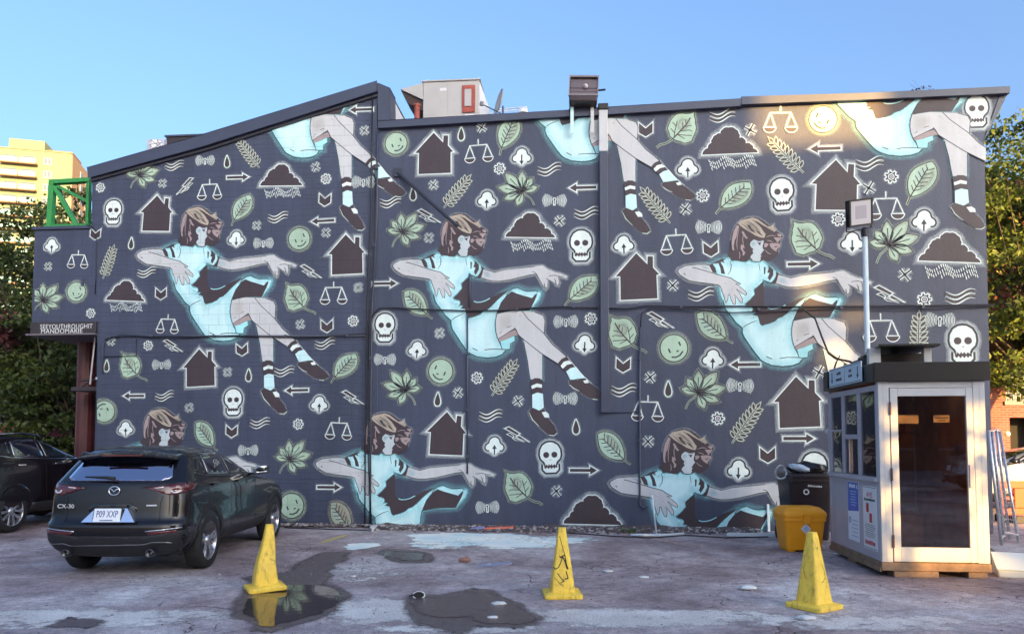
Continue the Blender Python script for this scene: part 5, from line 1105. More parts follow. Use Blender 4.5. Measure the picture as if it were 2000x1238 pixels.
# ================================================================ traffic cones
M_cone = mat('scuffed_yellow_plastic', (.95,.62,.075), .45, var=.12, vscale=11)
def scuffed():
    m = M_cone; nt = m.node_tree; N = nt.nodes; L = nt.links; b = N['Principled BSDF']; prev = b.inputs['Base Color'].links[0].from_socket
    g = N.new('ShaderNodeNewGeometry'); t = N.new('ShaderNodeTexNoise'); t.inputs['Scale'].default_value = 9; t.inputs['Detail'].default_value = 9; t.inputs['Roughness'].default_value = .8; t.inputs['Distortion'].default_value = 1.4
    mp = N.new('ShaderNodeMapping'); mp.inputs['Scale'].default_value = (1.2,1.2,.5); L.new(g.outputs['Position'], mp.inputs[0]); L.new(mp.outputs[0], t.inputs['Vector'])
    r = N.new('ShaderNodeValToRGB'); r.color_ramp.elements[0].position = .51; r.color_ramp.elements[0].color = (0,0,0,1); r.color_ramp.elements[1].position = .70; r.color_ramp.elements[1].color = (.9,.9,.9,1); L.new(t.outputs['Fac'], r.inputs[0])
    mx = N.new('ShaderNodeMix'); mx.data_type = 'RGBA'; L.new(r.outputs[0], mx.inputs['Factor']); L.new(prev, mx.inputs['A']); mx.inputs['B'].default_value = (.07,.045,.03,1); L.new(mx.outputs['Result'], b.inputs['Base Color'])
scuffed()
M_mark = mat('black_scrawl', (.02,.018,.02), .6)
def cone(label, u, v, rz, lean, h, dent, marks):
    p = G(u, v); e = empty('traffic_cone', (p.x, p.y, 0), rz); tag(e, label, 'traffic cone', 'yellow cones across the lot')
    def sq(w, c, z, n=5, dx=0, dy=0):
        out = []
        for q in range(4):
            for i in range(n+1):
                a = math.pi/2*q + math.pi/2*i/n; cx = (w-c)*(1 if q in (0,3) else -1); cy = (w-c)*(1 if q in (0,1) else -1)
                out.append((cx + c*math.cos(a) + dx, cy + c*math.sin(a) + dy, z))
        return out
    def stack(rings):
        n = len(rings[0]); vs = sum(rings, []); fs = [(j*n+i, j*n+(i+1)%n, (j+1)*n+(i+1)%n, (j+1)*n+i) for j in range(len(rings)-1) for i in range(n)]
        fs += [tuple(range(n))[::-1], tuple(range((len(rings)-1)*n, len(rings)*n))]; return vs, fs
    rn = random.Random(int(u)); rg = []
    for k in range(14):
        t = k/13; w = .128*(1-t) + .036*t; d = dent*math.sin(t*7+u)*.004
        rg.append(sq(w, w*.28, .055 + (h-.055)*t, 5, lean[0]*t*t + d, lean[1]*t*t + rn.uniform(-.003,.003)*dent))
    vs, fs = stack(rg); smooth_angle(MB().add(vs, fs).build('cone_body', M_cone, e), 60)
    vs, fs = stack([sq(.19,.03,.0), sq(.195,.035,.008), sq(.195,.035,.038), sq(.188,.03,.045), sq(.17,.03,.05), sq(.132,.05,.062)]); b_ = MB().add(vs, fs).build('base_plate', M_cone, e, bevel=.004)
    if dent > 1:
        for i, vtx in enumerate(b_.data.vertices): vtx.co.z += .03*max(0, -vtx.co.x-.05)*2 if False else .012*math.sin(vtx.co.x*14)+.012
    for pts, w in marks:                        # scrawls follow the sloping front face
        A = Art(); A.stroke(pts, w, M_mark, 0)
        def T(x, z): return x, z
        me = bpy.data.meshes.new('scrawl'); vv = []
        for x, z, l in A.v:
            t = (z-.055)/(h-.055); wf = .128*(1-t)+.036*t; vv.append((x + lean[0]*t*t, -(wf+.003) + lean[1]*t*t, z))
        me.from_pydata(vv, [], A.f); me.materials.append(M_mark); link('scrawl', me, e)
    return e
cone('scuffed leaning yellow cone standing in the puddle by the car', 518, 1152, R(28), (.035,.0), .70, 1.6, [])
cone('yellow cone with black scrawls in the middle of the lot', 1098, 1163, R(2), (.0,.0), .70, .2,
     [([(-.03,.62),(-.005,.52),(.02,.44),(.035,.36)], .006), ([(-.035,.42),(-.02,.405),(.0,.42),(.02,.43)], .012), ([(.0,.42),(-.02,.36),(-.045,.31),(-.075,.29),(-.10,.31)], .009), ([(.0,.41),(.02,.37),(.04,.30),(.055,.29)], .012), ([(.02,.43),(.03,.36),(.05,.30)], .008), ([(-.06,.25),(-.02,.2),(.01,.17),(-.03,.155)], .007), ([(.03,.27),(.05,.2),(.02,.19)], .010), ([(-.09,.21),(-.04,.155),(-.01,.13)], .005)])
cone('yellow cone with smeared swirl in front of the orange bin', 1590, 1186, R(32), (-.01,.0), .72, .4, [([(.02,.42),(.045,.36),(.04,.29),(.0,.26),(-.02,.255)], .005), ([(-.01,.58),(.0,.57)], .012)])

# ================================================================ the attendant's booth
B0 = Vector((4.37, 8.80, 0)); BA = R(-6); BW, BD = 1.18, 1.85
BO = empty('parking_booth', B0, BA); tag(BO, 'white aluminium parking attendant booth with black fascia and glass door', 'booth')
M_alu = mat('white_aluminium', (.47,.48,.49), .38, var=.05, vscale=5, bump=.04, bscale=12)
M_aluw = mat('dull_grey_aluminium', (.40,.38,.42), .42, var=.06, vscale=4)
M_fascia = mat('black_fascia', (.008,.008,.010), .35)
M_door = glass('booth_door_glass', (.74,.66,.60), .07, .012, 1.5)
M_side = glass('booth_side_glass', (.72,.70,.74), .06, .02, 1.5)
M_wood = mat('old_timber', (.24,.15,.09), .8, var=.35, vscale=6, bump=.4, bscale=35)
M_dirtwall = mat('stained_wall_inside', (.36,.22,.15), .7, var=.45, vscale=3)
ZB, ZT = .17, 2.30
box('floor', .02, BW-.02, .02, BD-.02, ZB-.02, ZB+.02, mat('booth_floor', (.22,.16,.13), .7, var=.3), BO)
box('bottom_beam', -.02, BW+.02, -.02, .02-.003, .075, ZB, M_wood, BO, bevel=.006); box('bottom_beam', -.02, .017, .02, BD, .075, ZB, M_wood, BO, bevel=.006); box('bottom_beam', BW-.017, BW+.02, .02, BD, .075, ZB, M_wood, BO, bevel=.006)
box('skid', .12, .62, -.01, .2, .0, .072, M_wood, BO, bevel=.006); box('skid', .95, BW-.02, .0, .2, .0, .072, M_wood, BO, bevel=.006); box('skid', .0, .4, .9, 1.2, .0, .072, M_wood, BO, bevel=.006); box('skid', .1, BW-.1, BD-.25, BD, .0, .072, M_wood, BO, bevel=.006)
box('kick_strip', -.035, -.021, -.01, BD, .06, .12, M_wood, BO)
# front: two posts, door with frame
for x0_, x1_ in ((-.01,.115), (BW-.125,BW+.01)): box('corner_post', x0_, x1_, -.012, .06, ZB+.003, ZT, M_alu, BO, bevel=.006)
box('post_groove', .042, .048, -.0135, -.0125, ZB+.02, ZT-.01, M_aluw, BO); box('post_groove', BW-.055, BW-.049, -.0135, -.0125, ZB+.02, ZT-.01, M_aluw, BO)
for y in (BD-.06,): box('corner_post', -.01, .05, y, BD+.01, ZB+.003, ZT, M_aluw, BO, bevel=.004); box('corner_post', BW-.05, BW+.01, y, BD+.01, ZB+.003, ZT, M_aluw, BO, bevel=.004)
dx0, dx1 = .122, BW-.132
box('door_head', dx0-.006, dx1+.006, -.004, .05, ZT-.075, ZT-.004, M_alu, BO, bevel=.004)
dr = box('door', dx0, dx0+.085, -.02, .03, ZB+.012, ZT-.08, M_alu, BO, bevel=.005)
box('stile', dx1-.075, dx1, -.02, .03, ZB+.012, ZT-.08, M_alu, dr, bevel=.005)
box('top_rail', dx0+.086, dx1-.076, -.019, .029, ZT-.175, ZT-.081, M_alu, dr, bevel=.005); box('bottom_rail', dx0+.086, dx1-.076, -.019, .029, ZB+.013, ZB+.18, M_alu, dr, bevel=.005)
box('pane', dx0+.084, dx1-.074, .0, .008, ZB+.178, ZT-.173, M_door, dr)
for z in (.42, 1.20, 1.98): box('hinge', dx0-.012, dx0+.006, -.034, -.0205, z-.075, z+.075, mat('rusty_hinge', (.10,.03,.02), .6), dr)
box('pull_plate', dx1-.062, dx1-.018, -.034, -.021, 1.05, 1.32, M_aluw, dr, bevel=.004); MB().lathe([(.018,0),(.018,-.012),(.006,-.014)], 14, 0, Matrix.Translation((dx1-.04,-.02,.93)) @ Matrix.Rotation(R(-90),4,'X') @ Matrix.Scale(-1,4,(0,0,1))).build('lock', M_chrome, dr)
M_paper = mat('paper_notice', (.72,.72,.66), .7); M_ink = mat('faded_ink', (.12,.12,.14), .7)
n1 = box('notice', .62, .80, .012, .014, 1.815, 1.90, M_paper, dr); n2 = box('notice', .215, .45, .012, .014, 1.80, 1.90, M_paper, dr)
for k, (nx, z, s) in enumerate(((.71, 1.86, .022), (.71, 1.828, .022))):
    me = print_mesh(11 if k == 0 else 7, s, .0004); me.materials.append(M_ink); link('notice_lettering', me, n1, (nx, .0110, z), (R(90),0,0))
# left side: sill, kick panels, three windows
box('kick_panel', -.004, .012, .062, BD-.062, ZB+.003, 1.10, M_aluw, BO)
box('sill', -.05, .03, .05, BD-.05, 1.103, 1.16, M_aluw, BO, bevel=.006)
yw = [.062, .66, 1.25, BD-.062]
for i in range(3):
    w_ = box('side_window', -.008, .03, yw[i], yw[i]+.05, 1.163, 2.27, M_aluw, BO, bevel=.004)
    box('mullion', -.008, .03, yw[i+1]-.05, yw[i+1]-.001, 1.163, 2.27, M_aluw, w_, bevel=.004); box('head', -.007, .029, yw[i]+.051, yw[i+1]-.051, 2.20, 2.27, M_aluw, w_, bevel=.004)
    box('pane', .008, .013, yw[i]+.048, yw[i+1]-.048, 1.163, 2.202, M_side, w_)
    if i == 1: box('transom', -.012, .032, yw[i]+.05, yw[i+1]-.05, 1.62, 1.68, M_aluw, w_, bevel=.004); box('slider_stile', -.016, .02, 1.0, 1.04, 1.17, 1.62, M_chrome, w_, bevel=.004)
    if i == 2: box('transom', -.006, .02, yw[i]+.05, yw[i+1]-.05, 1.73, 1.75, M_aluw, w_)
def side_text(n, size, y, z, m, par, sx_=1.0):
    me = print_mesh(n, size, .0004); me.materials.append(m); return link('lettering', me, par, (-.0095, y, z), (R(90), 0, R(-90)), (sx_,1,1))
po = box('poster', -.008, -.0045, .72, 1.12, .30, 1.06, mat('poster_white', (.72,.76,.82), .4), BO)
MB().add([(-.0085,.725,.70),(-.0085,1.115,.67),(-.0085,1.115,1.055),(-.0085,.725,1.055)], [(0,1,2,3)]).build('blue_panel', mat('poster_blue', (.015,.10,.48), .35, var=.3, vscale=5), po)
M_pw = mat('poster_print_white', (.75,.8,.85), .5); M_pb = mat('poster_print_blue', (.05,.12,.35), .5)
side_text(5, .075, .94, .985, M_pw, po); MB().tube([(-.009,.77,1.03),(-.009,.77,.99),(-.009,.74,.985)], .006, 5).build('phone_mark', M_pw, po)
for k in range(6): MB().box(-.0092,-.0087,.80+.03*(k%2),1.03-.02*(k%3),.935-.035*k,.941-.035*k).build('print_line', M_pw, po)
for k in range(5): MB().box(-.0092,-.0082,.76,1.0-.03*(k%2),.56-.05*k,.566-.05*k).build('print_line', M_pb, po)
MB().tube([(-.009, 1.05+.022*math.cos(t), .56+.04*math.sin(t)) for t in [i*math.pi/8 for i in range(17)]], .004, 4, cap=False).build('dial_mark', M_pb, po)
pq = box('price_sign', -.012, -.0045, .12, .56, .27, 1.04, mat('sign_white', (.70,.71,.72), .4), BO)
M_sr = mat('sign_red', (.50,.02,.03), .45); M_sk = mat('sign_black', (.02,.02,.02), .5)
def sgn(txt, size, z, m, sx_=1.0): me = print_mesh(txt, size, .0004) if isinstance(txt, int) else text_mesh(txt, size, .0004); me.materials.append(m); return link('lettering', me, pq, (-.0130, .34, z), (R(90), 0, R(-90)), (sx_,1,1))
sgn('AVIS', .10, .90, M_sr); sgn(12, .045, .86, M_sk, 1.1)
for y0_, z0_ in ((.40,.72),(.30,.60)):
    MB().box(-.0136,-.0122,y0_-.03,y0_+.05,z0_,z0_+.11).build('red_pictogram', M_sr, pq)
for k, ww in enumerate((.30,.34,.32,.26,.33,.3,.28)): MB().box(-.0134,-.0122,.34-ww/2,.34+ww/2,.565-.024*k,.571-.024*k).build('print_line', M_sk, pq)
sgn(8, .075, .325, M_sr, .9)
MB().box(-.0134,-.0122,.13,.55,1.022,1.028).box(-.0134,-.0122,.13,.55,.283,.289).build('sign_border', M_sk, pq)
# far and rear walls, interior
box('rear_panel', .05, BW-.05, BD-.02, BD-.001, ZB+.003, ZT-.02, M_dirtwall, BO); box('inner_lining', BW-.03, BW-.014, .065, BD-.065, ZB+.03, ZT-.02, M_dirtwall, BO); box('right_panel', BW-.012, BW+.004, .062, BD-.062, ZB+.003, ZT-.01, M_aluw, BO)
box('ceiling', .0, BW, .0, BD, ZT+.002, ZT+.02, M_dirtwall, BO); box('tube_lamp', .92, 1.10, .5, .55, 2.235, 2.25, mat('fluorescent_tube', (.8,.8,.75), .3, emit=(1,.95,.85), estr=1.2), BO)
box('desk', .05, BW-.05, 1.2, BD-.05, .95, 1.0, M_wood, BO); box('stool', .5, .8, .8, 1.05, ZB+.02, .65, M_dirtwall, BO)
MB().prism([(.46,1.75),(.50,2.12),(.56,2.18),(.62,2.12),(.67,1.75)], 1.3, 1.42).build('hanging_jacket', mat('dark_cloth', (.05,.04,.05), .9), BO, bevel=.03); MB().prism([(.78,1.7),(.80,2.1),(.86,2.17),(.92,2.08),(.95,1.7)], 1.25, 1.35).build('hanging_jacket', mat('mauve_cloth', (.16,.12,.13), .9), BO, bevel=.03)
# fascia, sign and raised roof
box('fascia', -.06, BW+.05, -.07, -.02, ZT+.003, ZT+.225, M_fascia, BO, bevel=.004); box('fascia', -.06, -.015, -.018, BD+.03, ZT+.003, ZT+.225, M_fascia, BO, bevel=.004); box('fascia', BW+.006, BW+.05, -.018, BD+.03, ZT+.003, ZT+.225, M_fascia, BO, bevel=.004)
box('lower_roof', -.05, BW+.04, -.01, BD+.02, ZT+.16, ZT+.19, M_fascia, BO)
for (x, y) in ((.03,.35),(.68,.35),(.42,1.55),(.80,1.55)): box('roof_post', x, x+(.14 if x < .1 else .09), y, y+.08, ZT+.192, ZT+.445, M_alu, BO, bevel=.004)
box('recess_shade_block', .22, .86, .60, 1.50, ZT+.191, ZT+.40, mat('recess_shade_dark', (.03,.022,.022), .7), BO, bevel=.01)  # dark block put in for the shade under the raised roof
P4 = [(.08,.18),(.80,.18),(.95,1.75),(.38,1.75)]
MB().add([(x,y,ZT+.447) for x, y in P4] + [(x,y,ZT+.472) for x, y in P4], [(3,2,1,0),(4,5,6,7),(0,1,5,4),(1,2,6,5),(2,3,7,6),(3,0,4,7)]).build('raised_roof', M_fascia, BO)
SG = empty('rate_sign', B0, BA); SG.location = B0 + Matrix.Rotation(BA,3,'Z') @ Vector((-.075,.0,ZT+.03)); tag(SG, 'pale blue framed rate sign with arrows on the booth side fascia', 'sign')
box('board', -.012, .0, .30, 1.52, 0, .255, mat('sign_board_blue', (.50,.64,.74), .35), SG)
M_sd = mat('sign_dark_blue', (.02,.035,.06), .5)
mb = MB()
for z0_, z1_ in ((.012,.02),(.235,.243)): mb.box(-.0135,-.0115,.315,1.505,z0_,z1_)
mb.box(-.0135,-.0115,.90,.906,.03,.225); mb.build('sign_rules', M_sd, SG)
for y, dn in ((1.40,1),(.42,-1)):
    MB().box(-.0138,-.0115,y-.012,y+.012,.06,.20).add([(-.0138,y-.04,.10),(-.0138,y+.04,.10),(-.0138,y,.04)], [(0,1,2)]).build('arrow', M_sd, SG)
for t, y, z, s in ((5,1.12,.150,.06),(7,1.12,.07,.06),(3,.68,.150,.055),(4,.68,.085,.055)):
    me = print_mesh(t, s, .0004); me.materials.append(M_sd); link('lettering', me, SG, (-.0140, y, z), (R(90),0,R(-90)))
box('sign_end_box', -.03, .0, 1.55, 1.72, .0, .24, M_fascia, SG, bevel=.01)
# floodlight mast rising behind the booth
pm = at(1694, 690, 10.9); FM = empty('floodlight_mast', (pm.x, pm.y, 0)); tag(FM, 'white pole with tilted square LED floodlight above the booth', 'floodlight')
zt_ = at(1689, 455, 10.9).z; dxm = at(1689, 455, 10.9).x - pm.x
MB().tube([(0,0,0),(dxm,0,zt_)], .038, 14).build('pole', mat('pale_painted_pole', (.62,.70,.70), .4), FM, smooth=True)
MB().lathe([(.05,-.06),(.055,.03),(.03,.08),(.0,.085)], 14, 0, Matrix.Translation((dxm,0,zt_))).build('pole_clamp', M_clad, FM, smooth=True)
cc = Vector((dxm-.085, -.06, zt_+.29)); Mt = Matrix.Translation(cc) @ Matrix.Rotation(R(11),4,'Z') @ Matrix.Rotation(R(-10),4,'Y') @ Matrix.Rotation(R(14),4,'X')
MB().box(-.195,.195,-.0,.09,-.195,.195,0,Mt).build('lamp_housing', M_clad, FM, bevel=.012)
mb = MB(); mb.box(-.20,-.172,-.02,-.002,-.20,.20,0,Mt).box(.172,.20,-.02,-.002,-.20,.20,0,Mt).box(-.171,.171,-.02,-.002,.172,.20,0,Mt).box(-.171,.171,-.02,-.002,-.20,-.172,0,Mt).build('lamp_bezel', M_clad, FM)
MB().box(-.171,.171,-.012,-.001,-.171,.171,0,Mt).build('diffuser', mat('lamp_diffuser', (.48,.48,.52), .25), FM); MB().box(-.095,.095,-.0135,-.0122,-.09,.10,0,Mt).build('led_array', mat('lamp_led_field', (.32,.32,.38), .3), FM)
MB().tube([Mt @ Vector((-.21,.04,0)), Mt @ Vector((-.21,.04,-.26)), Vector((dxm,0,zt_+.06)), Mt @ Vector((.21,.04,-.24)), Mt @ Vector((.21,.04,0))], .012, 6).build('yoke', M_clad, FM)
# service cables from the wall down to the booth
wc = W_O + W_X*W(1560,600)[0] + Vector((0,0,W(1560,600)[1])) + W_N*.06
tb = B0 + Matrix.Rotation(BA,3,'Z') @ Vector((-.07,1.66,ZT+.22))
pts = [wc, at(1592,622,12.3), at(1606,660,11.8), at(1618,690,11.3), at(1632,700,11.0), at(1660,706,10.8), at(1683,720,10.7)]
sc = MB().tube(pts, .016, 6).build('service_cable', M_cable, smooth=True); tag(sc, 'black cable drooping from the wall to the booth roof', 'cable')
sc = MB().tube([at(1640,695,11.2), at(1633,708,11.0), at(1629,722,10.8), tb], .013, 6).build('service_cable', M_cable, smooth=True); tag(sc, 'short black cable branch above the end of the rate sign', 'cable')

# ================================================================ bins beside the booth
M_bin = mat('orange_grit_bin_plastic', (.98,.36,.006), .42, var=.06, vscale=4, bump=.05, bscale=60)
def rrect(w, d, c, z, n=5):
    out = []
    for q in range(4):
        for i in range(n+1):
            a = math.pi/2*q + math.pi/2*i/n; cx = (w-c)*(1 if q in (0,3) else -1); cy = (d-c)*(1 if q in (0,1) else -1); out.append((cx+c*math.cos(a), cy+c*math.sin(a), z))
    return out
def stackm(rings, capb=True, capt=True):
    n = len(rings[0]); vs = sum(rings, []); fs = [(j*n+i, j*n+(i+1)%n, (j+1)*n+(i+1)%n, (j+1)*n+i) for j in range(len(rings)-1) for i in range(n)]
    if capb: fs.append(tuple(range(n))[::-1])
    if capt: fs.append(tuple(range((len(rings)-1)*n, len(rings)*n)))
    return vs, fs
pb = G(1577, 1079); OB = empty('grit_bin', (pb.x, pb.y+.28, 0), R(-2)); OB.scale = (.9,1,1); tag(OB, 'orange plastic grit bin with lid and diamond sticker beside the booth', 'grit bin')
k_ = 1.0
smooth_angle(MB().add(*stackm([rrect(.27,.22,.04,.03), rrect(.275,.225,.05,.04), rrect(.318,.262,.06,.44), rrect(.335,.28,.06,.445), rrect(.335,.28,.06,.50)])).build('tub', M_bin, OB), 35)
for x in (-.2, .2): box('foot', x-.055, x+.055, -.2, .2, 0, .034, M_bin, OB, bevel=.008)
lid = smooth_angle(MB().add(*stackm([rrect(.345,.29,.07,.503), rrect(.348,.293,.07,.545), rrect(.335,.28,.07,.575), rrect(.27,.20,.06,.635), rrect(.2,.12,.05,.645)])).build('lid', M_bin, OB), 35)
MB().prism([(-.055,.53),(.055,.53),(.045,.42),(-.045,.42)], -.31, -.285).build('hasp', M_bin, lid, bevel=.008)
stk = MB().prism([(.0,.415),(.075,.335),(.0,.255),(-.075,.335)], -.278, -.262).build('sticker', mat('sticker_white', (.75,.77,.8), .4), OB)
MB().prism([(.0,.395),(.055,.335),(.0,.275),(-.055,.335)], -.281, -.2785).build('sticker_field', mat('sticker_blue', (.42,.50,.66), .4), stk)
pbk = G(1592, 1062); WBn = empty('wheelie_bin', (pbk.x, pbk.y+.38, 0), R(-3)); tag(WBn, 'dark brown wheeled bin with rubbish on its lid behind the orange bin', 'wheeled bin')
M_wb = mat('dark_brown_bin_plastic', (.022,.015,.020), .42, var=.1)
smooth_angle(MB().add(*stackm([rrect(.27,.26,.05,.04), rrect(.28,.27,.05,.06), rrect(.335,.345,.06,.95), rrect(.355,.365,.06,.955), rrect(.355,.365,.06,1.02)])).build('tub', M_wb, WBn), 35)
lid = smooth_angle(MB().add(*stackm([rrect(.365,.38,.07,1.023), rrect(.365,.38,.07,1.05), rrect(.30,.31,.07,1.085)])).build('lid', M_wb, WBn), 35)
for s in (-1, 1): MB().lathe([(0,-.03),(.11,-.03),(.12,-.015),(.12,.015),(.11,.03),(0,.03)], 24, 0, Matrix.Translation((s*.34,.26,.12)), axis='x').build('wheel', M_tyre, WBn, smooth=True)
MB().tube([(-.30,.40,.98),(-.28,.46,1.02),(.28,.46,1.02),(.30,.40,.98)], .018, 8).build('handle', M_wb, WBn, smooth=True)
M_bw = mat('bin_white_print', (.7,.72,.72), .5)
MB().lathe([(.028,-.345),(.045,-.345),(.045,-.335),(.028,-.335)], 22, 0, Matrix.Translation((-.085,0,.80)) @ Matrix.Rotation(R(90),4,'X') @ Matrix.Scale(-1,4,(0,0,1))).build('white_ring', M_bw, WBn)
me = print_mesh(9, .042, .001); me.materials.append(M_bw); link('bin_lettering', me, WBn, (.05,-.342,.875), (R(88),R(5),0))
MB().box(-.31,-.24,-.346,-.33,.86,.97).build('bin_label', M_bw, WBn, rot=(R(-1.5),0,0))
def blob(name, c, r, m, label, cat, seed, par=None, sq_=(1,1,1)):
    rn = random.Random(seed); bm = bmesh.new(); bmesh.ops.create_icosphere(bm, subdivisions=3, radius=1)
    ph = [rn.uniform(0,6) for _ in range(6)]
    for v in bm.verts:
        q = v.co; f = 1 + .16*math.sin(4*q.x+ph[0])*math.sin(5*q.y+ph[1]) + .12*math.sin(9*q.z+ph[2]+6*q.x) + .06*math.sin(15*q.y+ph[3])
        v.co = Vector((q.x*r*sq_[0], q.y*r*sq_[1], q.z*r*sq_[2]))*f
    me = bpy.data.meshes.new(name); bm.to_mesh(me); bm.free(); me.materials.append(m); me.polygons.foreach_set('use_smooth', [True]*len(me.polygons))
    o = link(name, me, par, c); tag(o, label, cat) if not par else None; return o
M_bag = mat('black_refuse_bag', (.012,.011,.014), .25, bump=.5, bscale=14)
wz = Vector((pbk.x, pbk.y+.38, 0))
blob('refuse_bag', wz + Vector((.05,-.02,1.15)), .20, M_bag, 'crumpled black refuse bag lying on the wheeled bin', 'bag', 2, None, (1.5,1.1,.55))
blob('plastic_wrap', wz + Vector((-.16,-.22,1.17)), .085, mat('blue_white_wrap', (.55,.66,.78), .3), 'pale blue plastic wrap on top of the wheeled bin', 'plastic wrap', 5, None, (2.0,.8,.6)).rotation_euler = (0, R(16), 0)
tp = MB().tube([(.085*math.cos(t), .03*math.sin(2*t), .105*math.sin(t)) for t in [2*math.pi*i/24 for i in range(25)]], .016, 8, cap=False).build('hose_loop', mat('striped_hose', (.5,.52,.52), .5, var=.6, vscale=25), None, wz + Vector((-.44,-.18,1.10)), smooth=True); tag(tp, 'grey looped hose hanging at the left end of the wheeled bin', 'hose')
# aluminium rail leaning between bin and booth, tube lying at the wall
lr = MB().tube([at(1642,1040,10.9), at(1634,960,11.1), at(1618,838,11.4)], .022, 6).tube([at(1618,838,11.4), at(1612,845,11.4)], .022, 6).build('leaning_rail', M_alu); tag(lr, 'white aluminium rail leaning upright behind the booth corner', 'rail')
# ================================================================ trees
def leaf_mat(name, a, b, c):
    m = bpy.data.materials.new(name); m.use_nodes = True; nt = m.node_tree; N = nt.nodes; L = nt.links; bs = N['Principled BSDF']
    at_ = N.new('ShaderNodeAttribute'); at_.attribute_name = 'tone'; r = N.new('ShaderNodeValToRGB'); e = r.color_ramp.elements; e.new(.5)
    for i, (p, cc) in enumerate(((0, a), (.55, b), (1, c))): e[i].position = p; e[i].color = (*cc, 1)
    L.new(at_.outputs['Fac'], r.inputs[0]); L.new(r.outputs[0], bs.inputs['Base Color']); bs.inputs['Roughness'].default_value = .55
    tl = N.new('ShaderNodeBsdfTranslucent'); L.new(r.outputs[0], tl.inputs[0]); mx = N.new('ShaderNodeMixShader'); mx.inputs[0].default_value = .28
    L.new(bs.outputs[0], mx.inputs[1]); L.new(tl.outputs[0], mx.inputs[2]); L.new(mx.outputs[0], N['Material Output'].inputs['Surface'])
    return m
LG = leaf_mat('green_leaves', (.026,.042,.008), (.055,.082,.014), (.12,.14,.025))
LY = leaf_mat('yellow_green_leaves', (.040,.070,.012), (.10,.145,.02), (.19,.23,.035))
LR = leaf_mat('dark_red_leaves', (.06,.018,.02), (.12,.035,.035), (.20,.07,.06))
M_bark = mat('brown_bark', (.075,.055,.042), .9, var=.3, vscale=9, bump=.6, bscale=30)
def leaves(name, mt, centers, n_per, spread, size, parent, seed, droop=.3):
    g = np.random.default_rng(seed); C = np.repeat(np.array(centers), n_per, 0); n = len(C)
    sp = np.array(spread); P = C + g.normal(size=(n,3))*sp
    d = g.normal(size=(n,3)); d[:,2] -= droop; d /= np.linalg.norm(d, axis=1)[:,None]
    s = g.normal(size=(n,3)); s -= (s*d).sum(1)[:,None]*d; s /= np.linalg.norm(s, axis=1)[:,None]; nn = np.cross(d, s)
    l = size*(.6+.8*g.random(n))[:,None]; w = l*.30
    V = np.stack([P, P+d*l*.45+s*w-nn*l*.06, P+d*l, P+d*l*.45-s*w-nn*l*.06], 1).reshape(-1,3)
    me = bpy.data.meshes.new(name); me.vertices.add(n*4); me.vertices.foreach_set('co', V.astype(np.float32).ravel())
    idx = np.arange(n*4).reshape(n,4); me.loops.add(n*4); me.loops.foreach_set('vertex_index', idx.ravel().astype(np.int32))
    me.polygons.add(n); me.polygons.foreach_set('loop_start', np.arange(0,n*4,4,dtype=np.int32)); me.update(); me.validate()
    tone = np.repeat(np.clip(g.normal(.45,.2,n) + np.repeat(g.normal(0,.14,len(centers)), n_per), 0, 1), 4)
    a = me.attributes.new('tone', 'FLOAT', 'POINT'); a.data.foreach_set('value', tone.astype(np.float32)); me.materials.append(mt)
    return link(name, me, parent)
def tree(name, label, base, height, cen, rad, nclump, n_per, size, mt, seed, trunk=.16, spread=(.34,.34,.20), cat='tree'):
    rn = random.Random(seed); e = empty(name, base); tag(e, label, cat, None)
    cs = []
    while len(cs) < nclump:
        p = Vector((rn.uniform(-1,1), rn.uniform(-1,1), rn.uniform(-1,1)))
        if .35 < p.length < 1 and rn.random() < .35 + .65*p.length:
            q = Vector((p.x*rad[0], p.y*rad[1], p.z*rad[2])) * (1 + .18*math.sin(5*p.x+seed)*math.cos(4*p.z+seed)); cs.append(q + Vector(cen))
    mb = MB(); top = Vector(cen) + Vector((0,0,rad[2]*.35))
    ax = [Vector((0,0,-.1)), Vector((rn.uniform(-.1,.1),rn.uniform(-.1,.1),height*.25)), Vector(cen)*.5 + Vector((0,0,cen[2]*.15)), top]
    mb.tube(ax, [trunk, trunk*.8, trunk*.55, trunk*.15], 9)
    for i, c in enumerate(cs):
        if i % 3: continue
        t = rn.uniform(.3, .95); k = min(2, int(t*3)); s = ax[k].lerp(ax[k+1], t*3-k); mid = s.lerp(c, .5) + Vector((rn.uniform(-.2,.2),rn.uniform(-.2,.2),rn.uniform(.0,.3)))
        mb.tube([s, mid, c], [trunk*.28, trunk*.16, trunk*.05], 5, cap=False)
    mb.build('trunk', M_bark, e, smooth=True)
    leaves('crown', mt, [tuple(c) for c in cs], n_per, spread, size, e, seed)
    return e
tree('locust_tree', 'tall feathery green tree left of the overhanging box, its top in sunlight', (-12.3,19.6,0), 8, (0.3,0,4.9), (2.2,1.6,3.3), 150, 120, .125, LG, 11, spread=(.30,.28,.07))
tree('locust_tree', 'dark green tree filling the shade under the overhanging box', (-10.9,18.6,0), 5, (-.3,0,2.4), (2.0,1.2,2.1), 95, 130, .125, LG, 12, spread=(.32,.28,.07))
tree('locust_tree', 'green tree at the far left edge behind the black SUV', (-16.2,22.5,0), 8, (0,0,4.6), (2.4,1.8,3.4), 110, 130, .15, LG, 13, spread=(.36,.32,.09))
tree('hedge_tree', 'dense dark tree in the background between the trunks at left', (-15.0,27,0), 6, (0,0,3.0), (4.6,1.6,3.2), 90, 170, .24, LG, 14, spread=(.5,.4,.3))
tree('red_shrub', 'dark red leaved shrub at the left edge', (-13.6,18.4,0), 4.5, (.15,0,4.4), (.75,.5,.55), 22, 80, .15, LR, 15, .07)
tree('street_tree', 'sunlit yellow green tree rising beyond the right end of the building', (15.0,20.5,0), 10, (0,0,6.9), (3.0,2.4,4.0), 210, 150, .15, LY, 16, .22, (.30,.30,.15))
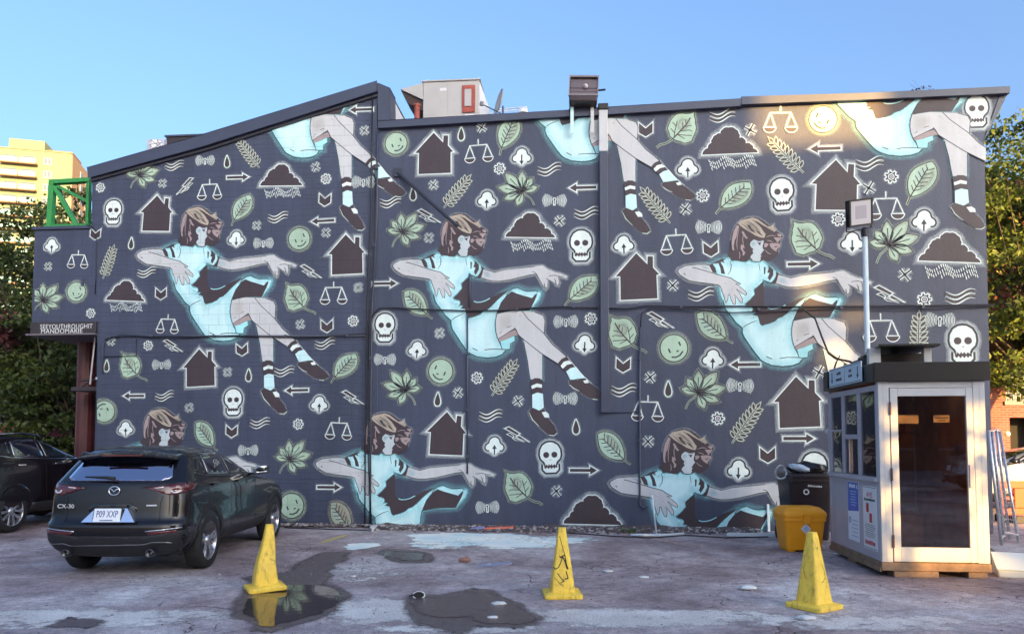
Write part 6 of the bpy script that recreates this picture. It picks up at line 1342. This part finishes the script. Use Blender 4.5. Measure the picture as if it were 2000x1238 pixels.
tree('street_tree', 'yellow green tree low behind the first at the right edge', (18.6,25.5,0), 9, (0,0,6.0), (3.2,2.4,3.6), 110, 170, .18, LY, 17, .2, (.45,.45,.3))
tree('roof_sprig', 'dry twiggy weed growing on the coping at top right', W_O + W_X*W(1815,182)[0] - W_N*.15 + Vector((0,0,W(1815,182)[1])), .2, (0,0,.10), (.16,.08,.08), 14, 9, .04, LR, 18, .008, (.05,.04,.03), 'weed')

tree('street_tree', 'small leafy tree added unseen behind the viewer to dapple the sun on the booth', (12.6,-5.0,0), 4, (0,0,4.75), (1.0,.7,1.2), 21, 26, .22, LG, 19, .09, (.17,.17,.13))  # added out of view, its leaves break up the sun on the booth
# ================================================================ far buildings
M_yel = mat('cream_yellow_render', (.155,.205,.14), .8, var=.06, vscale=.15)
M_ora = mat('salmon_render', (.24,.18,.12), .8, var=.06, vscale=.15)
M_balc = mat('tan_balcony_slab', (.20,.12,.07), .8); M_teal = mat('teal_balcony_glass', (.22,.42,.42), .15)
M_wfr = mat('white_window_frame', (.6,.6,.58), .5); M_fpane = mat('grey_blue_pane', (.10,.14,.19), .1)
YT = 160.0; mpp = YT/F
tc = at(122, 860, YT); TA = R(15)
TW = empty('apartment_tower', (tc.x, tc.y, 0), TA); tag(TW, 'sunlit cream and orange apartment tower with balconies at far left', 'apartment tower')
def zv(v): return CAM_Z + (860-v)*mpp
box('front_wall', -24, 0, .0, 12, -1, zv(291), M_yel, TW)
box('end_wall', .003, .25, .02, 12.6, -1, zv(291)-.2, M_ora, TW); box('parapet', -24.1, .35, -.15, .25, zv(291)+.003, zv(289), M_yel, TW)
box('penthouse', -12.5, -5.6, 1.0, 9, zv(291), zv(267), M_yel, TW); box('penthouse_wing', -5.58, -.8, 3.5, 10, zv(291), zv(276), M_balc, TW)
wm = MB().box(-.75,.75,-.06,.0,0,1.5,0).box(-.66,-.03,-.09,-.061,.08,1.42,1).box(.03,.66,-.09,-.061,.08,1.42,1).mesh('window', [M_wfr, M_fpane])
for k in range(12):
    z = zv(317 + 26.3*k)
    link('window', wm, TW, (-4.6, 0, z)); link('window', wm, TW, (.26, 6.4, z-.6), (0,0,R(90)))
    if k % 2 == 0: link('window', wm, TW, (.26, 10.4, z-.8), (0,0,R(90)))
    for xb in (-8.1, -11.6, -15.4, -19.2):
        b_ = MB().box(-1.7,1.7,-1.3,-.002,-.55,-.28).build('balcony', M_balc, TW, loc=(xb, 0, z))
        MB().box(-1.6,1.6,-1.28,-1.24,-.275,.75).build('rail', M_teal, b_); MB().box(-1.3,1.1,-.06,.0,-.27,1.55).build('door', M_fpane, b_)
MB().tube([(-7.2,5,zv(267)),(-7.2,5,zv(262))], .3, 8).build('flue', M_wfr, TW); MB().tube([(-8.6,5,zv(267)),(-8.6,5,zv(260)),(-8.2,5,zv(260))], .06, 5).build('aerial', M_wfr, TW)
# brick warehouse at the right
def brickmat():
    m = bpy.data.materials.new('red_brick'); m.use_nodes = True; nt = m.node_tree; N = nt.nodes; L = nt.links; b = N['Principled BSDF']; b.inputs['Roughness'].default_value = .85
    g = N.new('ShaderNodeNewGeometry'); sp = N.new('ShaderNodeSeparateXYZ'); L.new(g.outputs['Position'], sp.inputs[0]); ad = N.new('ShaderNodeMath'); ad.operation = 'ADD'; L.new(sp.outputs['X'], ad.inputs[0]); L.new(sp.outputs['Y'], ad.inputs[1])
    cx = N.new('ShaderNodeCombineXYZ'); L.new(ad.outputs[0], cx.inputs[0]); L.new(sp.outputs['Z'], cx.inputs[1])
    br = N.new('ShaderNodeTexBrick'); br.inputs['Scale'].default_value = 1; br.inputs['Brick Width'].default_value = .22; br.inputs['Row Height'].default_value = .075; br.inputs['Mortar Size'].default_value = .007
    br.inputs['Color1'].default_value = (.20,.05,.045,1); br.inputs['Color2'].default_value = (.29,.085,.07,1); br.inputs['Mortar'].default_value = (.22,.17,.16,1); L.new(cx.outputs[0], br.inputs['Vector']); L.new(br.outputs['Color'], b.inputs['Base Color'])
    bp = N.new('ShaderNodeBump'); bp.inputs['Strength'].default_value = .3; bp.inputs['Distance'].default_value = .01; L.new(br.outputs['Fac'], bp.inputs['Height']); bp.invert = True; L.new(bp.outputs[0], b.inputs['Normal']); return m
M_rb = brickmat()
BK = empty('brick_warehouse', (14.0, 22.0, 0)); tag(BK, 'red brick warehouse with barred window behind the right hand tree', 'building')
y0 = 22.0
def bx(u): return at(u, 800, y0).x - 14.0
def bz(v): return at(1980, v, y0).z
hol = [(bx(1966), bx(2080), bz(783), bz(728)), (bx(1971), bx(2060), 0.0, bz(815))]
xs = sorted({-.6, 30.0, *[h[0] for h in hol], *[h[1] for h in hol]}); zs = sorted({-.1, 9.5, *[h[2] for h in hol], *[h[3] for h in hol]})
mb = MB()
for i in range(len(xs)-1):
    for j in range(len(zs)-1):
        cx, cz = (xs[i]+xs[i+1])/2, (zs[j]+zs[j+1])/2
        if not any(h[0] < cx < h[1] and h[2] < cz < h[3] for h in hol): mb.box(xs[i], xs[i+1], 0, .35, zs[j], zs[j+1])
mb.build('brick_wall', M_rb, BK); box('inner_wall', -.5, 29.9, .9, 6, -.1, 9.4, M_hull, BK); box('sill', hol[0][0]-.08, hol[0][1]+.08, -.06, .1, hol[0][2]-.12, hol[0][2]-.003, M_concrete, BK)
w_ = box('window', hol[0][0], hol[0][1], .2, .22, hol[0][2], hol[0][3], M_fpane, BK)
mb = MB()
for i in range(12): x = hol[0][0] + (i+.5)*(hol[0][1]-hol[0][0])/12; mb.box(x-.012, x+.012, .1, .125, hol[0][2], hol[0][3])
for i in range(4): z = hol[0][2] + (i+.5)*(hol[0][3]-hol[0][2])/4; mb.box(hol[0][0], hol[0][1], .126, .14, z-.012, z+.012)
mb.build('window_bars', M_aluw, w_); MB().lathe([(0,.05),(.06,.04),(.08,0)], 12, 0, Matrix.Translation((bx(1966.5), -.002, bz(847))) @ Matrix.Rotation(R(90),4,'X')).build('wall_lamp', M_wfr, BK, smooth=True)
RH = empty('red_hut', (-15.2, 20.6, 0)); tag(RH, 'low red painted hut behind the black SUV at the left edge', 'hut')
box('wall', -2.0, 2.2, 0, 2, 0, 2.05, mat('red_hut_paint', (.45,.03,.05), .6, var=.1), RH); box('roof', -2.1, 2.3, -.1, 2.1, 2.053, 2.12, M_roof, RH)
FW_ = empty('dark_backdrop', (-30, 33, 0)); tag(FW_, 'dark backdrop wall added far behind the left hand trees to keep their gaps dark', 'wall'); box('wall', -30, 26, 0, .4, -.1, 5.2, mat('backdrop_dark', (.05,.045,.04), .9, var=.3), FW_); box('wall_cap', -30.05, 26.05, -.05, .45, 5.203, 5.3, M_concrete, FW_)  # added backdrop, its dark colour stands in for deep shade between the trees

# ================================================================ right hand clutter
def panel(label, tl, tr, br_, bl, nx, nz):
    TLp, TRp, BRp, BLp = (at(*tl), at(*tr), at(*br_), at(*bl)); BLp.z = max(BLp.z, .0); BRp.z = max(BRp.z, .0); o = (BLp+BRp)/2; o.z = 0
    e = empty('fence_panel', o); tag(e, label, 'fence panel', 'fence panels leaning behind the booth')
    q = [p - o for p in (TLp, TRp, BRp, BLp)]
    MB().tube([q[3], q[0]], .022, 8).build('stile', M_galv, e, smooth=True); MB().tube([q[2], q[1]], .022, 8).build('stile', M_galv, e, smooth=True); MB().tube([q[0], q[1]], .02, 8).build('rail', M_galv, e); MB().tube([q[3].lerp(q[0],.06), q[2].lerp(q[1],.06)], .02, 8).build('rail', M_galv, e)
    mb = MB()
    for i in range(1, nx): t = i/nx; mb.tube([q[3].lerp(q[2],t), q[0].lerp(q[1],t)], .0035, 4)
    for i in range(1, nz): t = i/nz; mb.tube([q[3].lerp(q[0],t), q[2].lerp(q[1],t)], .0035, 4)
    mb.build('wire_mesh', M_galv, e); return e
M_galv = mat('galvanised_tube', (.50,.53,.57), .35, .7, var=.15, vscale=10)
panel('nearer galvanised mesh fence panel leaning beside the booth', (1931,842,11.0), (1946,838,11.6), (1972,1052,11.9), (1956,1064,11.1), 5, 16)
panel('farther galvanised mesh fence panel leaning at the right edge', (1938,840,11.3), (1952,840,12.2), (1990,1058,11.6), (1962,1052,11.4), 6, 16)
pbx = at(1952, 1003, 14.6); OBR = empty('plastic_barrier', (pbx.x, pbx.y, 0), R(6)); tag(OBR, 'orange plastic barrier with red reflectors at the right edge', 'barrier')
M_obr = mat('orange_barrier_plastic', (.46,.055,.002), .45); k_ = 14.6/F
mb = MB().box(0,1.5,0,.07,.66,.80).box(0,1.5,0,.07,.14,.27).box(0,.10,.002,.068,.271,.659).box(.34,.75,.002,.068,.271,.659).box(1.3,1.5,.002,.068,.271,.659).box(.101,.339,.01,.06,.43,.50); mb.build('frame', M_obr, OBR, bevel=.01)
for x in (.15, 1.1): box('foot', x, x+.2, -.25, .32, 0, .137, M_clad, OBR, bevel=.01)
for z in (.33, .55): box('reflector', .26, .335, -.012, -.001, z, z+.09, M_red, OBR)
pc = G(1985, 1128); FB = empty('foam_box', (pc.x+.06, pc.y+.1, 0), R(-24)); tag(FB, 'pale grey foam box lid lying on the ground at the right edge', 'box')
Mt = Matrix.Translation((0,0,.0)) @ Matrix.Rotation(R(0),4,'X')
MB().add([(-.2,-.17,0),(.2,-.17,0),(.2,.17,0),(-.2,.17,0),(-.21,-.18,.09),(.21,-.18,.09),(.21,.20,.24),(-.21,.20,.24)], [(0,3,2,1),(4,5,6,7),(0,1,5,4),(1,2,6,5),(2,3,7,6),(3,0,4,7)]).build('shell', mat('pale_foam', (.55,.60,.60), .6, var=.08), FB, bevel=.015)
MB().add([(-.213,-.187,.094),(.213,-.187,.094),(.213,.20,.246),(-.213,.20,.246),(-.213,-.187,.100),(.213,-.187,.100),(.213,.20,.252),(-.213,.20,.252)], [(0,3,2,1),(4,5,6,7),(0,1,5,4),(1,2,6,5),(2,3,7,6),(3,0,4,7)]).build('lid', mat('pale_foam_lid', (.60,.66,.66), .5, var=.06), FB)
db = MB().add([(0,0,0),(.36,.10,0),(.34,.13,.02),(0,.03,.26)], [(0,1,3),(1,2,3),(0,3,2),(0,2,1)]).build('torn_board', M_beam, None, G(1937,1108) + Vector((.02,.05,0))); tag(db, 'dark torn board propped against the booth base', 'board')

# ================================================================ litter and growth along the wall
def stones(name, n, px, smin, smax, cols, seed, zmax=0.0):
    rn = random.Random(seed); ico = bmesh.new(); bmesh.ops.create_icosphere(ico, subdivisions=1, radius=1); vb = [v.co.copy() for v in ico.verts]; fb = [tuple(v.index for v in f.verts) for f in ico.faces]; ico.free()
    mb = MB()
    for i in range(n):
        p = px(rn); s = rn.uniform(smin, smax)**1.0; sq = (rn.uniform(.7,1.4), rn.uniform(.7,1.4), rn.uniform(.4,.8)); Mx = Matrix.Translation((p.x, p.y, s*.2 + p.z)) @ Matrix.Rotation(rn.uniform(0,6), 4, 'Z')
        mb.add([(v.x*s*sq[0]*rn.uniform(.8,1.2), v.y*s*sq[1]*rn.uniform(.8,1.2), v.z*s*sq[2]*rn.uniform(.8,1.2)) for v in vb], fb, rn.randrange(len(cols)), Mx)
    return mb.build(name, cols)
ST = [mat('grey_stone', (.20,.18,.19), .9), mat('dark_stone', (.08,.065,.07), .9), mat('pale_stone', (.36,.34,.34), .9), mat('brown_grit', (.13,.095,.085), .9)]
def wall_strip(rn):
    u = rn.choice([rn.uniform(735,1000), rn.uniform(735,1480), rn.uniform(1000,1480), rn.uniform(470,740)]); a = W(u, 1020)[0]; d = abs(rn.gauss(0,.22)) + .03
    if u < 735: d *= .35
    q = W_O + W_X*a + W_N*d; return Vector((q.x, q.y, max(0, .05-.12*d)))
tag(stones('gravel', 2600, wall_strip, .006, .038, ST, 4), 'loose gravel and grit heaped along the foot of the wall', 'gravel', kind='stuff')
tag(stones('loose_grit', 900, lambda rn: G(rn.uniform(470,760) if rn.random() < .6 else rn.uniform(0,2000), rn.uniform(1095,1140) if rn.random() < .5 else rn.uniform(1050,1238)), .003, .012, ST, 5), 'small stones scattered over the asphalt', 'grit', kind='stuff')
sb = [(u, .0) for u in range(735, 1481, 20)]
mb = MB(); rn = random.Random(8); vs = []
for u, _ in sb:
    a = W(u, 1020)[0]; q0 = W_O + W_X*a + W_N*.0; q1 = W_O + W_X*a + W_N*(.16+rn.uniform(-.05,.05)); q2 = W_O + W_X*a + W_N*(.42+rn.uniform(-.12,.12))
    vs += [(q0.x,q0.y,.07+rn.uniform(-.02,.03)), (q1.x,q1.y,.035+rn.uniform(-.01,.02)), (q2.x,q2.y,.002)]
n_ = len(sb); mb.add(vs, [(3*i+k, 3*i+k+1, 3*i+3+k+1, 3*i+3+k) for i in range(n_-1) for k in range(2)]).build('soil_bank', mat('gritty_soil', (.10,.078,.075), .95, var=.45, vscale=18, bump=1.0, bscale=70), smooth=True)
tag(bpy.data.objects['soil_bank'], kind='structure')
def tuft(u, v, n, h, spread, seed, label):
    rn = random.Random(seed); p = G(u, v); e = empty('weed_tuft', (p.x, p.y, .0)); tag(e, label, 'weed', 'weeds along the wall foot'); mb = MB()
    for i in range(n):
        a = rn.uniform(0, 6.28); d = Vector((math.cos(a), math.sin(a), 0)); s = Vector((-d.y, d.x, 0)); l = h*rn.uniform(.5,1.1); w = rn.uniform(.004,.011); b = d*rn.uniform(0,spread) ; o = rn.uniform(.15,.8)
        p0, p1, p2 = b, b + d*l*o*.4 + Vector((0,0,l*.6)), b + d*l*o + Vector((0,0,l*(1-.35*o)))
        mb.add([p0-s*w, p0+s*w, p1+s*w*1.3, p1-s*w*1.3, p2], [(0,1,2,3),(3,2,4)], 0)
    o_ = mb.build('blades', mat('weed_green', (.07,.11,.03), .6, var=.4, vscale=20), e); return e
for i, (u, v, n, h, sp, lb) in enumerate(((1303,1032,80,.26,.06,'tall weed tuft below the lowest painted girl at right'),(776,1023,60,.11,.14,'weed patch right of the corner cables at the wall foot'),(812,1022,50,.10,.12,'weed patch below the lower middle painted girl'),(1052,1024,60,.12,.16,'weed patch left of the bottom raincloud'),(1096,1030,60,.12,.14,'weed patch just behind the middle cone top'),(1200,1032,50,.11,.14,'weed patch under the right end of the bottom raincloud'),(1232,1040,60,.10,.2,'low spreading weed patch beside the white pipe'))): tuft(u, v, n, h, sp, 30+i, lb)
M_pvc = mat('white_pvc', (.66,.72,.74), .4)
pv = MB().tube([G(1232,1047)+Vector((0,0,.025)), G(1290,1048)+Vector((0,0,.025)), G(1335,1045)+Vector((0,0,.03))], .022, 8).build('pvc_pipe', M_pvc, smooth=True); tag(pv, 'white plastic pipe lying at the wall foot', 'pipe')
pu = MB().tube([G(1283,1046)+Vector((0,.03,.02)), G(1283,1046)+Vector((-.05,.12,.68))], .014, 6).build('pvc_rod', M_pvc, smooth=True); tag(pu, 'thin white rod leaning upright against the lowest painted girl', 'rod')
bd = MB().box(-.43,.43,-.05,.05,0,.03).box(-.43,.43,-.05,-.03,.031,.06).build('white_trim_board', M_pvc, None, G(1470,1047)+Vector((0,0,.004)), (0,0,R(-3)), bevel=.004); tag(bd, 'white trim board lying in front of the bins', 'board')
bu = MB().box(-.02,.02,-.012,.012,0,.48).build('upright_strip', M_pvc, None, G(1502,1038), (R(-4),0,R(4))); tag(bu, 'short white upright strip standing left of the bins', 'strip')
cbl = MB().tube([G(u, v)+Vector((0,0,.012)) for u, v in ((556,1031),(640,1034),(720,1036),(790,1033),(860,1036),(940,1034),(1050,1036),(1120,1042),(1200,1048),(1270,1051),(1340,1046),(1420,1051),(1500,1049))], .010, 6).build('ground_cable', M_cable, smooth=True); tag(cbl, 'black cable lying on the asphalt along the wall', 'cable')
def flat(name, px, m, label, cat, th=.006, z=.006):
    p = [G(u, v) for u, v in px]; c = sum(p, Vector())/len(p); mb = MB(); pol = [(q.x-c.x, q.y-c.y) for q in p]
    if area2(pol) < 0: pol = pol[::-1]
    n = len(pol); mb.add([(x,y,0) for x,y in pol] + [(x,y,th+.01*math.sin(9*x)) for x,y in pol], [tuple(range(n))[::-1], tuple(range(n,2*n))] + [(i,(i+1)%n,n+(i+1)%n,n+i) for i in range(n)])
    o = mb.build(name, m, None, (c.x, c.y, z)); return tag(o, label, cat)
flat('plastic_sheet', [(946,1036),(965,1029),(1006,1027),(1002,1035)], mat('coral_plastic', (.75,.16,.09), .5), 'coral red plastic sheet on the ground by the wall', 'sheet', .02, .03)
flat('plastic_sheet', [(918,1036),(930,1029),(952,1028),(944,1036)], mat('violet_plastic', (.25,.26,.50), .5), 'violet blue plastic sheet left of the coral one', 'sheet', .02, .03)
flat('clear_sheet', [(926,1106),(940,1101),(995,1099),(1000,1102),(960,1107)], mat('lilac_film', (.30,.31,.45), .25), 'thin lilac plastic film lying on the asphalt behind the middle cone', 'film', .004, .006)
flat('crushed_carton', [(722,1034),(736,1025),(738,1030),(726,1039)], mat('white_carton', (.68,.68,.68), .6), 'small white crushed carton at the foot of the corner cables', 'carton', .05, .005)
for i, (u, v, w, lb, m) in enumerate(((1188,1117,.05,'crumpled white paper scrap right of the middle cone','white_carton'),(1257,1129,.05,'white paper scrap farther right of the middle cone','white_carton'),(1575,1210,.07,'white paper scrap in front of the right hand cone','white_carton'),(1460,1151,.08,'pale crumpled wrapper left of the right hand cone','white_carton'),(975,1181,.06,'small pale bottle cap lid in the middle puddle','white_carton'),(962,1207,.04,'white crumb at the lower edge of the middle puddle','white_carton'),(1640,1083,.07,'flat white paper at the foot of the booth','white_carton'),(690,1126,.03,'white pebble right of the puddle','white_carton'),(196,1112,.035,'grey pebble under the rear of the graphite car','grey_stone'))):
    o = blob('litter_scrap', G(u, v)+Vector((0,0,w*.28)), w, MATS[m], lb, 'litter', 60+i, None, (1.2,.8,.28))
bf = blob('brick_fragment', G(908,1097)+Vector((0,0,.03)), .075, mat('broken_brick', (.28,.15,.12), .9, var=.2, vscale=20), 'broken brick lump on the asphalt behind the middle puddle', 'brick lump', 90, None, (1.1,.7,.45))
# a dropped car mirror shell at the puddle's rim
pm = G(818, 1168); MS = empty('mirror_shell', (pm.x, pm.y, 0), R(10)); tag(MS, 'white broken mirror shell lying at the left end of the middle puddle', 'mirror shell')
Mt = Matrix.Translation((0,0,.035)) @ Matrix.Rotation(R(62),4,'X') @ Matrix.Scale(.62,4,(0,1,0))
MB().lathe([(.055,0),(.064,.0),(.066,-.012),(.058,-.04),(.03,-.055),(0,-.058)], 28, 0, Mt).build('shell', M_pvc, MS, smooth=True); MB().lathe([(.0,-.006),(.053,-.004)], 28, 0, Mt).build('socket', M_hull, MS); MB().tube([(-.05,0,.035),(-.085,.01,.03),(-.10,.0,.022)], [.012,.009,.006], 8).build('arm', M_clad, MS)
